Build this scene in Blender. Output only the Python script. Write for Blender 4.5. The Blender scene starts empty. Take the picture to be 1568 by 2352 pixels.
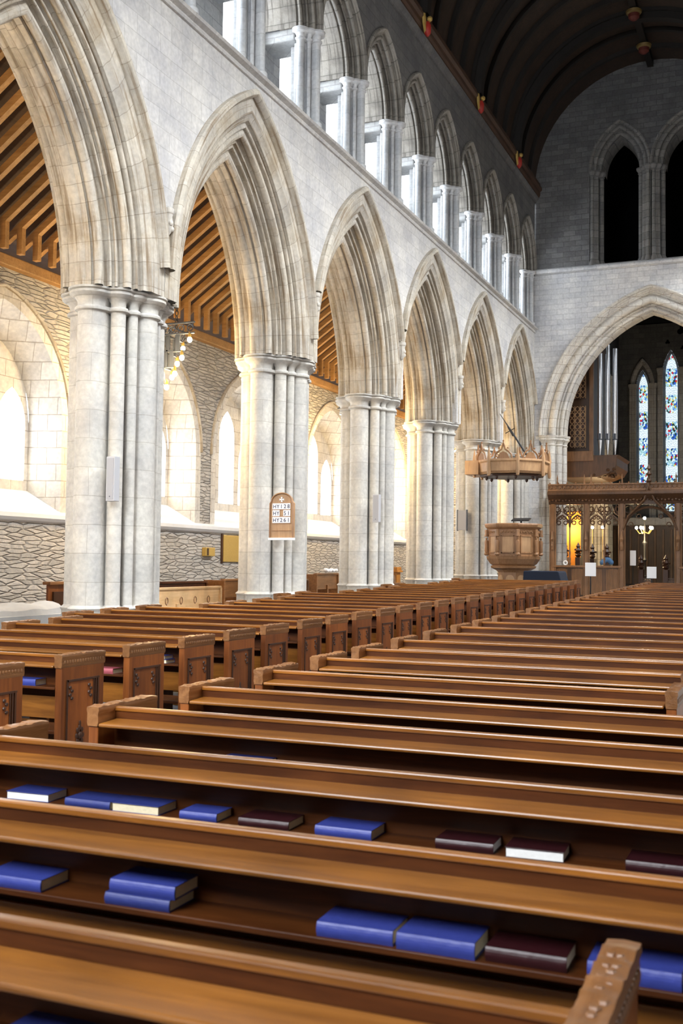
import bpy, bmesh, math, random
from mathutils import Vector, Matrix
random.seed(7)
PI = math.pi
C = bpy.context.scene.collection
scn = bpy.context.scene
EYE = 1.9            # eye height above the floor; all z below are relative to the eye
SL = .0175           # the nave floor rises gently towards the east
def fz(y): return -EYE + SL*y

# ---------------------------------------------------------------- camera
cam_d = bpy.data.cameras.new('camera'); cam = bpy.data.objects.new('camera', cam_d); C.objects.link(cam)
cam_d.sensor_fit = 'VERTICAL'; cam_d.sensor_height = 36; cam_d.lens = 2511/2352*36
cam_d.clip_end = 300; cam_d.clip_start = .05
yaw, pit, rol = .3958, .0469, .0123
fwd = Vector((-math.sin(yaw)*math.cos(pit), math.cos(yaw)*math.cos(pit), math.sin(pit)))
rgt = Vector((math.cos(yaw), math.sin(yaw), 0)); upv = rgt.cross(fwd)
r2 = rgt*math.cos(rol)+upv*math.sin(rol); u2 = -rgt*math.sin(rol)+upv*math.cos(rol)
cam.matrix_world = Matrix((( r2.x,u2.x,-fwd.x,0),(r2.y,u2.y,-fwd.y,0),(r2.z,u2.z,-fwd.z,EYE),(0,0,0,1)))
cam_d.dof.use_dof = True; cam_d.dof.focus_distance = 13; cam_d.dof.aperture_fstop = 5
scn.camera = cam
scn.view_settings.view_transform = 'Standard'; scn.view_settings.look = 'None'
scn.view_settings.gamma = 1; scn.view_settings.exposure = 1.4; scn.view_settings.use_curve_mapping = False

# ---------------------------------------------------------------- daylight
wd = bpy.data.worlds.new('overcast'); scn.world = wd; wd.use_nodes = True
wn = wd.node_tree.nodes; wl = wd.node_tree.links
bg = wn['Background']; bg.inputs['Color'].default_value = (.86, .93, 1, 1); bg.inputs['Strength'].default_value = 3.2
def area(name, loc, rot, sx, sy, power, col=(1,1,1), spread=PI):
    l = bpy.data.lights.new(name, 'AREA'); l.shape = 'RECTANGLE'; l.size = sx; l.size_y = sy
    l.energy = power; l.color = col; l.spread = spread
    o = bpy.data.objects.new(name, l); C.objects.link(o); o.location = (loc[0], loc[1], loc[2]+EYE); o.rotation_euler = rot
    return o
# west window behind the camera, south clerestory, south aisle windows; daylight outside each north window
area('daylight_west_window', (-5, -5.6, 8.4), (PI/2-.5, 0, 0), 6.5, 6.5, 420, (.94,.97,1), 1.8)
for yy in (4, 11, 18, 25, 32, 38):
    area('daylight_south_clerestory', (-.55, yy, 11.4), (0, PI/2-.95, 0), 2.2, 5.0, 330, (.92,.96,1), 1.6)
for yy in (8.5, 15.5, 22.5, 29.5, 36.5):
    area('daylight_south_aisle', (4.6, yy, 2.4), (0, PI/2, 0), 2.8, 3.4, 90, (1,.98,.95))

# ---------------------------------------------------------------- mesh helpers
class MB:
    """collects shapes into one mesh; coordinates are relative to `base`"""
    def __init__(s, base=(0,0,0)):
        s.v=[]; s.f=[]; s.uv={}; s.b=Vector(base)
    def add(s, vs, fs, uvs=None):
        n=len(s.v); s.v += [tuple(Vector(p)-s.b) for p in vs]
        for i,f in enumerate(fs):
            if uvs: s.uv[len(s.f)] = [uvs[k] for k in f]
            s.f.append([k+n for k in f])
        return s
    def box(s,x0,x1,y0,y1,z0,z1):
        vs=[(x,y,z) for z in (z0,z1) for y in (y0,y1) for x in (x0,x1)]
        return s.add(vs,[(0,2,3,1),(4,5,7,6),(0,1,5,4),(2,6,7,3),(0,4,6,2),(1,3,7,5)])
    def grid(s, rows, closed=False, uv=None):
        n=len(rows); m=len(rows[0]); vs=[p for r in rows for p in r]; fs=[]
        for i in range(n-1):
            for j in range(m if closed else m-1):
                k=(j+1)%m; fs.append((i*m+j, i*m+k, (i+1)*m+k, (i+1)*m+j))
        return s.add(vs, fs, [q for r in uv for q in r] if uv else None)
    def tube(s, pts, r, n=8, cap=True):
        pts=[Vector(p) for p in pts]; rows=[]; prev=None
        for i,p in enumerate(pts):
            d=(pts[min(i+1,len(pts)-1)]-pts[max(i-1,0)])
            if d.length<1e-9: d=Vector((0,0,1))
            d.normalize()
            a=prev if prev is not None else (Vector((0,0,1)) if abs(d.z)<.9 else Vector((1,0,0)))
            a=(a-d*a.dot(d)).normalized(); b=d.cross(a); prev=a
            rr=r[i] if isinstance(r,(list,tuple)) else r
            rows.append([p+a*rr*math.cos(t*2*PI/n)+b*rr*math.sin(t*2*PI/n) for t in range(n)])
        s.grid(rows, True)
        if cap:
            s.add(rows[0],[tuple(range(n))[::-1]]); s.add(rows[-1],[tuple(range(n))])
        return s
    def lathe(s, prof, c=(0,0,0), n=16, ph=0, sx=1, sy=1, cap=True):
        rows=[[(c[0]+r*sx*math.cos(ph+2*PI*t/n), c[1]+r*sy*math.sin(ph+2*PI*t/n), c[2]+z) for t in range(n)] for r,z in prof]
        s.grid(rows, True)
        if cap: s.add(rows[0],[tuple(range(n))[::-1]]); s.add(rows[-1],[tuple(range(n))])
        return s
    def prism(s, poly, fn, a, b):
        """poly 2D points, fn(u,v,w)->xyz, between w=a and w=b"""
        n=len(poly); A=[fn(u,v,a) for u,v in poly]; B=[fn(u,v,b) for u,v in poly]
        s.grid([A,B], True); s.add(A,[tuple(range(n))[::-1]]); s.add(B,[tuple(range(n))]); return s
    def ball(s, c, r, sx=1, sy=1, sz=1, n=10):
        prof=[(r*math.sin(PI*i/(n//2+1)), -r*sz*math.cos(PI*i/(n//2+1))) for i in range(1,n//2+1)]
        return s.lathe(prof, c, n, 0, sx, sy)
    def build(s, name, mat, parent=None, smooth=False, bevel=0, loc=None, seg=2, wn=True):
        me=bpy.data.meshes.new(name); me.from_pydata(s.v,[],s.f); 
        if s.uv:
            ul=me.uv_layers.new(name='UVMap')
            for i,p in enumerate(me.polygons):
                q=s.uv.get(i)
                if q:
                    for k,li in enumerate(p.loop_indices): ul.data[li].uv=q[k]
        bm=bmesh.new(); bm.from_mesh(me)
        if s.uv is None or not s.uv: bmesh.ops.remove_doubles(bm, verts=bm.verts, dist=1e-5)
        bmesh.ops.recalc_face_normals(bm, faces=bm.faces); bm.to_mesh(me); bm.free()
        me.materials.append(mat)
        o=bpy.data.objects.new(name, me); C.objects.link(o)
        if smooth:
            for p in me.polygons: p.use_smooth=True
            try: me.set_sharp_from_angle(angle=math.radians(38))
            except Exception: pass
        if bevel:
            m=o.modifiers.new('bevel','BEVEL'); m.width=bevel; m.segments=seg; m.limit_method='ANGLE'; m.angle_limit=math.radians(50)
        if parent is not None: o.parent=parent
        elif loc is not None: o.location=(loc[0],loc[1],loc[2]+EYE)
        else: o.location=(s.b.x,s.b.y,s.b.z+EYE)
        return o
def tag(o, label, cat, group=None, kind=None):
    o['label']=label; o['category']=cat
    if group: o['group']=group
    if kind: o['kind']=kind
    return o
def thing(name, label, cat, base, group=None, rz=0):
    o=bpy.data.objects.new(name, None); o.empty_display_size=.2; C.objects.link(o)
    o.location=(base[0],base[1],base[2]+EYE); o.rotation_euler=(0,0,rz)
    return tag(o,label,cat,group)
def struct(o): o['kind']='structure'; return o
def copy_tree(o, parent=None):
    c=o.copy(); C.objects.link(c)
    if parent is not None: c.parent=parent
    for ch in list(o.children): copy_tree(ch, c)
    return c
def place(o, x, y, z, label=None, group=None, rz=None):
    o.location=(x,y,z+EYE)
    if label: o['label']=label
    if group: o['group']=group
    if rz is not None: o.rotation_euler=(0,0,rz)
    return o

# ---------------------------------------------------------------- materials
def mat(name):
    m=bpy.data.materials.new(name); m.use_nodes=True; nt=m.node_tree
    return m, nt.nodes, nt.links, nt.nodes['Principled BSDF']
def plain(name, col, rough=.6, metal=0, emit=None, es=1, spec=.5, noise=0, nscale=30):
    m,N,L,P=mat(name); P.inputs['Base Color'].default_value=(*col,1); P.inputs['Roughness'].default_value=rough
    P.inputs['Metallic'].default_value=metal; P.inputs['Specular IOR Level'].default_value=spec
    if emit: P.inputs['Emission Color'].default_value=(*emit,1); P.inputs['Emission Strength'].default_value=es
    if noise:
        tc=N.new('ShaderNodeTexCoord'); t=N.new('ShaderNodeTexNoise'); t.inputs['Scale'].default_value=nscale; t.inputs['Detail'].default_value=5
        L.new(tc.outputs['Object'],t.inputs['Vector'])
        mx=mix(N,L,t.outputs['Fac'],tuple(c*(1-noise) for c in col),tuple(min(1,c*(1+noise)) for c in col)); L.new(mx,P.inputs['Base Color'])
        b=N.new('ShaderNodeBump'); b.inputs['Strength'].default_value=.2; b.inputs['Distance'].default_value=.01
        L.new(t.outputs['Fac'],b.inputs['Height']); L.new(b.outputs['Normal'],P.inputs['Normal'])
    return m
def mix(N,L,fac,a,b,typ='MIX'):
    n=N.new('ShaderNodeMix'); n.data_type='RGBA'; n.blend_type=typ
    if isinstance(fac,(int,float)): n.inputs[0].default_value=fac
    else: L.new(fac,n.inputs[0])
    for i,x in ((6,a),(7,b)):
        if isinstance(x,tuple): n.inputs[i].default_value=(*x[:3],1)
        else: L.new(x,n.inputs[i])
    return n.outputs[2]
def ramp(N,L,fac,stops):
    r=N.new('ShaderNodeValToRGB'); e=r.color_ramp.elements
    while len(e)<len(stops): e.new(.5)
    for q,(p,c) in zip(e,stops): q.position=p; q.color=(*c,1) if len(c)==3 else c
    L.new(fac,r.inputs[0]); return r.outputs[0]
def wallvec(N,L,uv=False,s=1.0):
    tc=N.new('ShaderNodeTexCoord')
    if uv: return tc.outputs['UV']
    sp=N.new('ShaderNodeSeparateXYZ'); L.new(tc.outputs['Object'],sp.inputs[0])
    ad=N.new('ShaderNodeMath'); L.new(sp.outputs[0],ad.inputs[0]); L.new(sp.outputs[1],ad.inputs[1])
    cb=N.new('ShaderNodeCombineXYZ'); L.new(ad.outputs[0],cb.inputs[0]); L.new(sp.outputs[2],cb.inputs[1])
    return cb.outputs[0]
def ashlar(name, c1, c2, mortar, bw=.62, bh=.3, uv=False, stain=None, bump=.25, ms=.012, smooth_m=.3, rough=.85, streak=None):
    m,N,L,P=mat(name); vec=wallvec(N,L,uv)
    tc=N.new('ShaderNodeTexCoord')
    wob=N.new('ShaderNodeTexNoise'); wob.inputs['Scale'].default_value=2.2; wob.inputs['Detail'].default_value=4; L.new(tc.outputs['Object'],wob.inputs['Vector'])
    va=N.new('ShaderNodeVectorMath'); va.operation='MULTIPLY_ADD'; L.new(wob.outputs['Color'],va.inputs[0]); va.inputs[1].default_value=(.05,.03,0); L.new(vec,va.inputs[2])
    br=N.new('ShaderNodeTexBrick'); L.new(va.outputs[0],br.inputs['Vector'])
    br.inputs['Color1'].default_value=(*c1,1); br.inputs['Color2'].default_value=(*c2,1); br.inputs['Mortar'].default_value=(*mortar,1)
    br.inputs['Scale'].default_value=1; br.inputs['Mortar Size'].default_value=ms; br.inputs['Mortar Smooth'].default_value=smooth_m
    br.inputs['Brick Width'].default_value=bw; br.inputs['Row Height'].default_value=bh; br.inputs['Bias'].default_value=0
    n1=N.new('ShaderNodeTexNoise'); n1.inputs['Scale'].default_value=1.1; n1.inputs['Detail'].default_value=8; n1.inputs['Roughness'].default_value=.7; L.new(tc.outputs['Object'],n1.inputs['Vector'])
    n2=N.new('ShaderNodeTexNoise'); n2.inputs['Scale'].default_value=14; n2.inputs['Detail'].default_value=6; L.new(tc.outputs['Object'],n2.inputs['Vector'])
    f1=ramp(N,L,n1.outputs['Fac'],[(.35,(.80,.80,.82)),(.6,(1.06,1.04,1.0))])
    f2=ramp(N,L,n2.outputs['Fac'],[(.3,(.86,.86,.86)),(.7,(1.06,1.06,1.06))])
    c=mix(N,L,1.0,br.outputs['Color'],f1,'MULTIPLY'); c=mix(N,L,1.0,c,f2,'MULTIPLY')
    if stain:
        n3=N.new('ShaderNodeTexNoise'); n3.inputs['Scale'].default_value=.9; n3.inputs['Detail'].default_value=9; n3.inputs['Roughness'].default_value=.75; L.new(tc.outputs['Object'],n3.inputs['Vector'])
        sf=ramp(N,L,n3.outputs['Fac'],[(.5,(0,0,0)),(.68,(.75,.75,.75))]); c=mix(N,L,sf,c,stain)
    if streak:
        sm=N.new('ShaderNodeMapping'); sm.inputs['Scale'].default_value=(13,.55,1); L.new(vec,sm.inputs[0])
        s1=N.new('ShaderNodeTexNoise'); s1.inputs['Scale'].default_value=1; s1.inputs['Detail'].default_value=6; s1.inputs['Roughness'].default_value=.6; L.new(sm.outputs[0],s1.inputs['Vector'])
        c=mix(N,L,ramp(N,L,s1.outputs['Fac'],[(.50,(0,0,0)),(.66,(.85,.85,.85))]),c,streak)
    L.new(c,P.inputs['Base Color']); P.inputs['Roughness'].default_value=rough; P.inputs['Specular IOR Level'].default_value=.25
    hh=N.new('ShaderNodeMath'); hh.operation='MULTIPLY_ADD'; L.new(br.outputs['Fac'],hh.inputs[0]); hh.inputs[1].default_value=-1.0; L.new(n2.outputs['Fac'],hh.inputs[2])
    b=N.new('ShaderNodeBump'); b.inputs['Strength'].default_value=bump; b.inputs['Distance'].default_value=.02; L.new(hh.outputs[0],b.inputs['Height']); L.new(b.outputs['Normal'],P.inputs['Normal'])
    return m
def rubble(name, ca, cb, cm, sx=2.0, sy=5.5, bump=.7):
    m,N,L,P=mat(name); vec=wallvec(N,L)
    mp=N.new('ShaderNodeMapping'); mp.inputs['Scale'].default_value=(sx,sy,1); L.new(vec,mp.inputs[0])
    tc=N.new('ShaderNodeTexCoord'); wob=N.new('ShaderNodeTexNoise'); wob.inputs['Scale'].default_value=2.5; wob.inputs['Detail'].default_value=5; L.new(tc.outputs['Object'],wob.inputs['Vector'])
    va=N.new('ShaderNodeVectorMath'); va.operation='MULTIPLY_ADD'; L.new(wob.outputs['Color'],va.inputs[0]); va.inputs[1].default_value=(.35,.55,0); L.new(mp.outputs[0],va.inputs[2])
    v1=N.new('ShaderNodeTexVoronoi'); v1.voronoi_dimensions='2D'; v1.inputs['Scale'].default_value=1; v1.inputs['Randomness'].default_value=.85; L.new(va.outputs[0],v1.inputs['Vector'])
    v2=N.new('ShaderNodeTexVoronoi'); v2.voronoi_dimensions='2D'; v2.feature='DISTANCE_TO_EDGE'; v2.inputs['Scale'].default_value=1; v2.inputs['Randomness'].default_value=.85; L.new(va.outputs[0],v2.inputs['Vector'])
    sp=N.new('ShaderNodeSeparateColor'); L.new(v1.outputs['Color'],sp.inputs[0])
    c=ramp(N,L,sp.outputs[0],[(0,ca),(.5,tuple((a+b)/2*1.1 for a,b in zip(ca,cb))),(1,cb)])
    n2=N.new('ShaderNodeTexNoise'); n2.inputs['Scale'].default_value=9; n2.inputs['Detail'].default_value=8; n2.inputs['Roughness'].default_value=.7; L.new(tc.outputs['Object'],n2.inputs['Vector'])
    c=mix(N,L,1.0,c,ramp(N,L,n2.outputs['Fac'],[(.3,(.72,.72,.73)),(.7,(1.12,1.1,1.08))]),'MULTIPLY')
    ed=ramp(N,L,v2.outputs['Distance'],[(.015,(1,1,1)),(.09,(0,0,0))]); nn=ramp(N,L,n2.outputs['Fac'],[(.45,(.1,.1,.1)),(.6,(.9,.9,.9))])
    e2=mix(N,L,1.0,ed,nn,'MULTIPLY'); c=mix(N,L,e2,c,cm)
    L.new(c,P.inputs['Base Color']); P.inputs['Roughness'].default_value=.9; P.inputs['Specular IOR Level'].default_value=.2
    h=ramp(N,L,v2.outputs['Distance'],[(0,(0,0,0)),(.16,(1,1,1))]); h2=mix(N,L,.45,h,n2.outputs['Fac'])
    b=N.new('ShaderNodeBump'); b.inputs['Strength'].default_value=bump; b.inputs['Distance'].default_value=.06; L.new(h2,b.inputs['Height']); L.new(b.outputs['Normal'],P.inputs['Normal'])
    return m
def wood(name, dark, light, rough=.4, axis='X', scale=1.0, coat=.0, bump=.12, knots=True, spec=.5):
    m,N,L,P=mat(name); tc=N.new('ShaderNodeTexCoord'); mp=N.new('ShaderNodeMapping'); L.new(tc.outputs['Object'],mp.inputs[0])
    oi=N.new('ShaderNodeObjectInfo')
    k={'X':(1.2,14,14),'Y':(14,1.2,14),'Z':(14,14,1.2)}[axis]; mp.inputs['Scale'].default_value=tuple(a*scale for a in k)
    ov=N.new('ShaderNodeVectorMath'); ov.operation='SCALE'; ov.inputs[0].default_value=(7,3,5); L.new(oi.outputs['Random'],ov.inputs[3]); L.new(ov.outputs[0],mp.inputs['Location'])
    n1=N.new('ShaderNodeTexNoise'); n1.inputs['Scale'].default_value=1.3; n1.inputs['Detail'].default_value=8; n1.inputs['Roughness'].default_value=.65; n1.inputs['Distortion'].default_value=.6; L.new(mp.outputs[0],n1.inputs['Vector'])
    n2=N.new('ShaderNodeTexNoise'); n2.inputs['Scale'].default_value=1.6; n2.inputs['Detail'].default_value=4; L.new(tc.outputs['Object'],n2.inputs['Vector'])
    c=ramp(N,L,n1.outputs['Fac'],[(.28,dark),(.72,light)])
    c=mix(N,L,1.0,c,ramp(N,L,n2.outputs['Fac'],[(.3,(.72,.70,.68)),(.7,(1.15,1.12,1.1))]),'MULTIPLY')
    br=N.new('ShaderNodeMapRange'); br.inputs[3].default_value=.82; br.inputs[4].default_value=1.15; L.new(oi.outputs['Random'],br.inputs[0])
    hs=N.new('ShaderNodeHueSaturation'); L.new(br.outputs[0],hs.inputs['Value']); L.new(c,hs.inputs['Color'])
    L.new(hs.outputs[0],P.inputs['Base Color']); P.inputs['Roughness'].default_value=rough; P.inputs['Specular IOR Level'].default_value=spec
    P.inputs['Coat Weight'].default_value=coat; P.inputs['Coat Roughness'].default_value=.25
    b=N.new('ShaderNodeBump'); b.inputs['Strength'].default_value=bump; b.inputs['Distance'].default_value=.01; L.new(n1.outputs['Fac'],b.inputs['Height']); L.new(b.outputs['Normal'],P.inputs['Normal'])
    return m
M={}
M['wall']=ashlar('pale_ashlar',(.58,.57,.56),(.66,.65,.64),(.50,.49,.47),.66,.3,bump=.18,ms=.008)
M['pier']=ashlar('pier_stone',(.54,.53,.50),(.64,.62,.58),(.47,.45,.41),1.6,.44,stain=(.38,.36,.34),bump=.25,ms=.008)
M['arch']=ashlar('arch_stone',(.52,.48,.41),(.62,.58,.51),(.40,.36,.30),3.0,.36,uv=True,stain=(.36,.28,.18),bump=.3,ms=.008,streak=(.20,.135,.075))
M['cler']=ashlar('clerestory_stone',(.38,.39,.40),(.47,.48,.49),(.32,.32,.33),.6,.28,stain=(.26,.25,.24),bump=.35)
M['clershaft']=ashlar('clerestory_shaft_stone',(.58,.60,.62),(.66,.67,.69),(.50,.51,.52),1.6,.42,bump=.2,ms=.007)
M['eastup']=ashlar('dark_upper_stone',(.14,.14,.145),(.20,.20,.205),(.12,.12,.12),.46,.2,bump=.5,stain=(.10,.10,.10))  # darker than the stone below the string course
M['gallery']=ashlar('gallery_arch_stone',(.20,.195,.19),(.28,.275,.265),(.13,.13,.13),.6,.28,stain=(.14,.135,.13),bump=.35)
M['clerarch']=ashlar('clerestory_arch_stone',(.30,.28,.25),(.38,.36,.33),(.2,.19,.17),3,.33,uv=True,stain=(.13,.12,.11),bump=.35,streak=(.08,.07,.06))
M['grey']=ashlar('dark_grey_stone',(.15,.15,.155),(.19,.19,.19),(.12,.12,.12),.6,.28,stain=(.10,.10,.10),bump=.35)  # dim upper nave and chancel walls: shade put into the stone colour
M['east']=ashlar('east_wall_stone',(.66,.67,.69),(.78,.78,.79),(.58,.58,.59),.46,.2,bump=.35,ms=.012)
M['rubble']=rubble('rubble_stone',(.42,.40,.37),(.56,.53,.49),(.17,.16,.15),2.3,12.5,.9)
M['dress']=ashlar('dressed_window_stone',(.60,.57,.52),(.70,.68,.64),(.42,.38,.33),.5,.34,bump=.25)
M['sill']=plain('pale_sill_stone',(.74,.75,.77),.8,noise=.06,nscale=6)
M['floor']=ashlar('slate_floor',(.10,.10,.11),(.14,.14,.15),(.06,.06,.06),.9,.6,rough=.45)
M['pew']=wood('pew_oak',(.040,.010,.002),(.105,.032,.007),.42,'X',spec=.22)
M['pewtop']=wood('pew_oak_light',(.150,.050,.006),(.34,.132,.020),.30,'X',coat=.22)  # lighter oak for top rails, book ledges and kneeling rails
M['pewend']=wood('pew_end_oak',(.13,.032,.005),(.27,.082,.014),.38,'Z',coat=.08)
M['pewcarve']=wood('carved_oak',(.13,.048,.012),(.28,.125,.042),.36,'Y',coat=.08,bump=.5)
M['pewdark']=wood('recessed_oak',(.03,.010,.003),(.065,.022,.007),.45,'Z')
M['roofwood']=wood('roof_boards_dark',(.022,.013,.008),(.052,.032,.019),.6,'Z',.6)
M['rib']=wood('roof_rib_dark',(.010,.008,.006),(.020,.014,.010),.55,'Z')
M['plate']=wood('wall_plate_oak',(.055,.028,.015),(.11,.055,.03),.55,'Y')
M['rafter']=wood('rafter_pine',(.38,.19,.06),(.58,.34,.13),.6,'X')
M['sark']=wood('sarking_dark',(.055,.024,.008),(.11,.05,.017),.7,'Y',.5)
M['screen']=wood('screen_oak',(.045,.019,.007),(.115,.052,.019),.45,'Z')
M['screenl']=wood('screen_panel_oak',(.12,.055,.02),(.26,.13,.055),.45,'Z')
M['pulpit']=wood('pulpit_oak',(.25,.12,.05),(.42,.23,.11),.42,'Z')
M['pulpitl']=wood('pulpit_panel_oak',(.42,.24,.12),(.60,.38,.2),.45,'Z')
M['pine']=wood('varnished_pine',(.66,.40,.18),(.82,.58,.32),.45,'Y')
M['varnish']=wood('orange_varnished_oak',(.42,.15,.02),(.62,.26,.05),.3,'Z')
M['iron']=plain('wrought_iron',(.10,.11,.13),.55,.6)
M['ironblack']=plain('black_iron',(.02,.02,.022),.5,.4)
M['brass']=plain('brass',(.72,.50,.14),.35,.8)
M['gold']=plain('gilt',(.55,.37,.10),.45,.3,noise=.15)
M['oldgold']=plain('dull_gilt',(.22,.14,.04),.5,.2)
M['oldred']=plain('dull_red_paint',(.13,.02,.012),.6)
M['red']=plain('red_paint',(.45,.03,.02),.5)
M['spk']=plain('speaker_white',(.44,.44,.46),.5)
M['spkg']=plain('speaker_grille',(.36,.36,.38),.7)
M['white']=plain('white_paper',(.85,.85,.86),.7)
M['navy']=plain('navy_cloth',(.006,.011,.026),.9,noise=.2)
M['blue']=plain('blue_book_cloth',(.035,.05,.26),.45,noise=.12,nscale=40)
M['blued']=plain('dark_blue_book_cloth',(.022,.033,.17),.5,noise=.12,nscale=40)
M['maroon']=plain('maroon_leather',(.028,.004,.006),.42,noise=.2)
M['maroonl']=plain('faded_red_book_cloth',(.36,.08,.10),.5,noise=.1)
M['pages']=plain('cream_page_block',(.72,.63,.43),.8,noise=.08,nscale=80)
M['pagesw']=plain('white_page_block',(.80,.80,.78),.8,noise=.05,nscale=80)
M['bulb']=plain('lit_bulb',(1,.9,.7),.3,emit=(1,.80,.50),es=45)
M['silver']=plain('organ_pipe_tin',(.62,.64,.68),.25,.85)
M['ink']=plain('black_ink',(.02,.02,.06),.6)
M['cushion']=plain('maroon_cushion',(.13,.015,.03),.8)
M['orange']=plain('orange_cloth',(.75,.26,.02),.6)
M['stone_eff']=plain('pale_effigy_stone',(.48,.48,.48),.8,noise=.12,nscale=8)
M['black']=plain('unlit_interior_black',(.008,.008,.008),1,spec=.0)  # darkness of the unlit gallery and chancel vault put into the colour
# clear leaded glass: lets daylight through, faint glazing bars
def leaded(name, tint=(1,1,1), bar=(.55,.58,.62), bw=.33, bh=.42, sc=.006):
    m,N,L,P=mat(name); vec=wallvec(N,L); br=N.new('ShaderNodeTexBrick'); L.new(vec,br.inputs['Vector']); br.offset=0
    br.inputs['Scale'].default_value=1; br.inputs['Brick Width'].default_value=bw; br.inputs['Row Height'].default_value=bh; br.inputs['Mortar Size'].default_value=sc; br.inputs['Mortar Smooth'].default_value=0
    tr=N.new('ShaderNodeBsdfTransparent'); tr.inputs[0].default_value=(*tint,1); gl=N.new('ShaderNodeBsdfGlossy'); gl.inputs['Roughness'].default_value=.05
    m1=N.new('ShaderNodeMixShader'); m1.inputs[0].default_value=.05; L.new(tr.outputs[0],m1.inputs[1]); L.new(gl.outputs[0],m1.inputs[2])
    P.inputs['Base Color'].default_value=(*bar,1); m2=N.new('ShaderNodeMixShader'); L.new(br.outputs['Fac'],m2.inputs[0]); L.new(m1.outputs[0],m2.inputs[1]); L.new(P.outputs[0],m2.inputs[2])
    L.new(m2.outputs[0],N['Material Output'].inputs[0]); return m
M['glass']=leaded('clear_leaded_glass')
def stained(name):
    m,N,L,P=mat(name); vec=wallvec(N,L)
    mp=N.new('ShaderNodeMapping'); mp.inputs['Scale'].default_value=(14,9,1); L.new(vec,mp.inputs[0])
    v=N.new('ShaderNodeTexVoronoi'); v.voronoi_dimensions='2D'; v.inputs['Scale'].default_value=1; L.new(mp.outputs[0],v.inputs['Vector'])
    v2=N.new('ShaderNodeTexVoronoi'); v2.voronoi_dimensions='2D'; v2.feature='DISTANCE_TO_EDGE'; v2.inputs['Scale'].default_value=1; L.new(mp.outputs[0],v2.inputs['Vector'])
    sp=N.new('ShaderNodeSeparateColor'); L.new(v.outputs['Color'],sp.inputs[0])
    c=ramp(N,L,sp.outputs[0],[(0,(.40,.62,.62)),(.22,(.04,.12,.45)),(.36,(.70,.86,.92)),(.58,(.75,.82,.78)),(.66,(.55,.02,.03)),(.73,(.60,.50,.08)),(.80,(.02,.05,.04)),(.90,(.30,.52,.75))])
    c.node.color_ramp.interpolation='CONSTANT'
    wb=N.new('ShaderNodeTexWave'); wb.bands_direction='Y'; wb.inputs['Scale'].default_value=.22; L.new(vec,wb.inputs['Vector'])
    c=mix(N,L,ramp(N,L,wb.outputs['Fac'],[(.72,(0,0,0)),(.8,(1,1,1))]),c,(.78,.87,.90))
    e=ramp(N,L,v2.outputs['Distance'],[(.03,(0,0,0)),(.07,(1,1,1))]); c=mix(N,L,1.0,c,e,'MULTIPLY'); c=mix(N,L,1.0,c,(.17,.17,.17),'MULTIPLY')
    tr=N.new('ShaderNodeBsdfTransparent'); L.new(c,tr.inputs[0]); L.new(tr.outputs[0],N['Material Output'].inputs[0]); return m
M['stained']=stained('stained_glass')

# ---------------------------------------------------------------- arch geometry
def arcR(s,h): return (s*s+h*h)/(2*s)
def arch_pts(s,h,off,n=18,start=None):
    """pointed arch (half-span s, rise h) offset inwards by off -> [(a,z)] left foot, apex, right foot"""
    R=arcR(s,h); c=R-s; r=R-off; a=math.acos(max(-1,min(1,-c/r))); L_=[]
    t0=PI if start is None else math.acos(max(-1,-(start+c)/R))
    for i in range(n+1):
        t=t0+(a-t0)*i/n; L_.append((c+r*math.cos(t), r*math.sin(t)))
    return L_+[(-p,q) for p,q in reversed(L_[:-1])]
def arch_top(s,h,a):
    R=arcR(s,h); c=R-s; a=abs(a); v=R*R-(a+c)**2
    return math.sqrt(max(0,v)) if a<=s else 0
def sweep_arch(mb, prof, fn, s, h, n=18, clamp=None, start=None):
    """prof [(u,off)]; fn(u,a,z)->xyz ; UV = (profile length, arc length)"""
    rows=[];uvs=[];pl=0
    for i,(u,off) in enumerate(prof):
        pts=arch_pts(s,h,off,n,start)
        if i: pl+=math.hypot(u-prof[i-1][0],off-prof[i-1][1])
        row=[];ur=[];al=0;R=arcR(s,h);a=math.acos(max(-1,min(1,-(R-s)/(R-.5)))); step=(PI-a)*(R-.5)/n
        for k,(p,z) in enumerate(pts):
            if clamp: p=max(-clamp,min(clamp,p))
            row.append(fn(u,p,z)); ur.append((pl,k*step))
        rows.append(row);uvs.append(ur)
    mb.grid(rows,False,uvs); return mb
def rolls(p0,p1,segs):
    """profile along p0->p1; segs = [(kind,width)], 'R' roll bulging to the opening, 'H' hollow"""
    d=Vector((p1[0]-p0[0],p1[1]-p0[1])); Lg=d.length; d/=Lg; n=Vector((-abs(d.y),abs(d.x))) ; tot=sum(w for _,w in segs); k=Lg/tot; t=0; out=[]
    for kind,w in segs:
        w*=k
        for j in range(0,7):
            th=PI*j/6; x=t+w/2-w/2*math.cos(th); y=w*.62*math.sin(th)*(1 if kind=='R' else -1.25)
            q=Vector(p0)+d*x+n*y; out.append((q.x,q.y))
        t+=w
    return out
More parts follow.
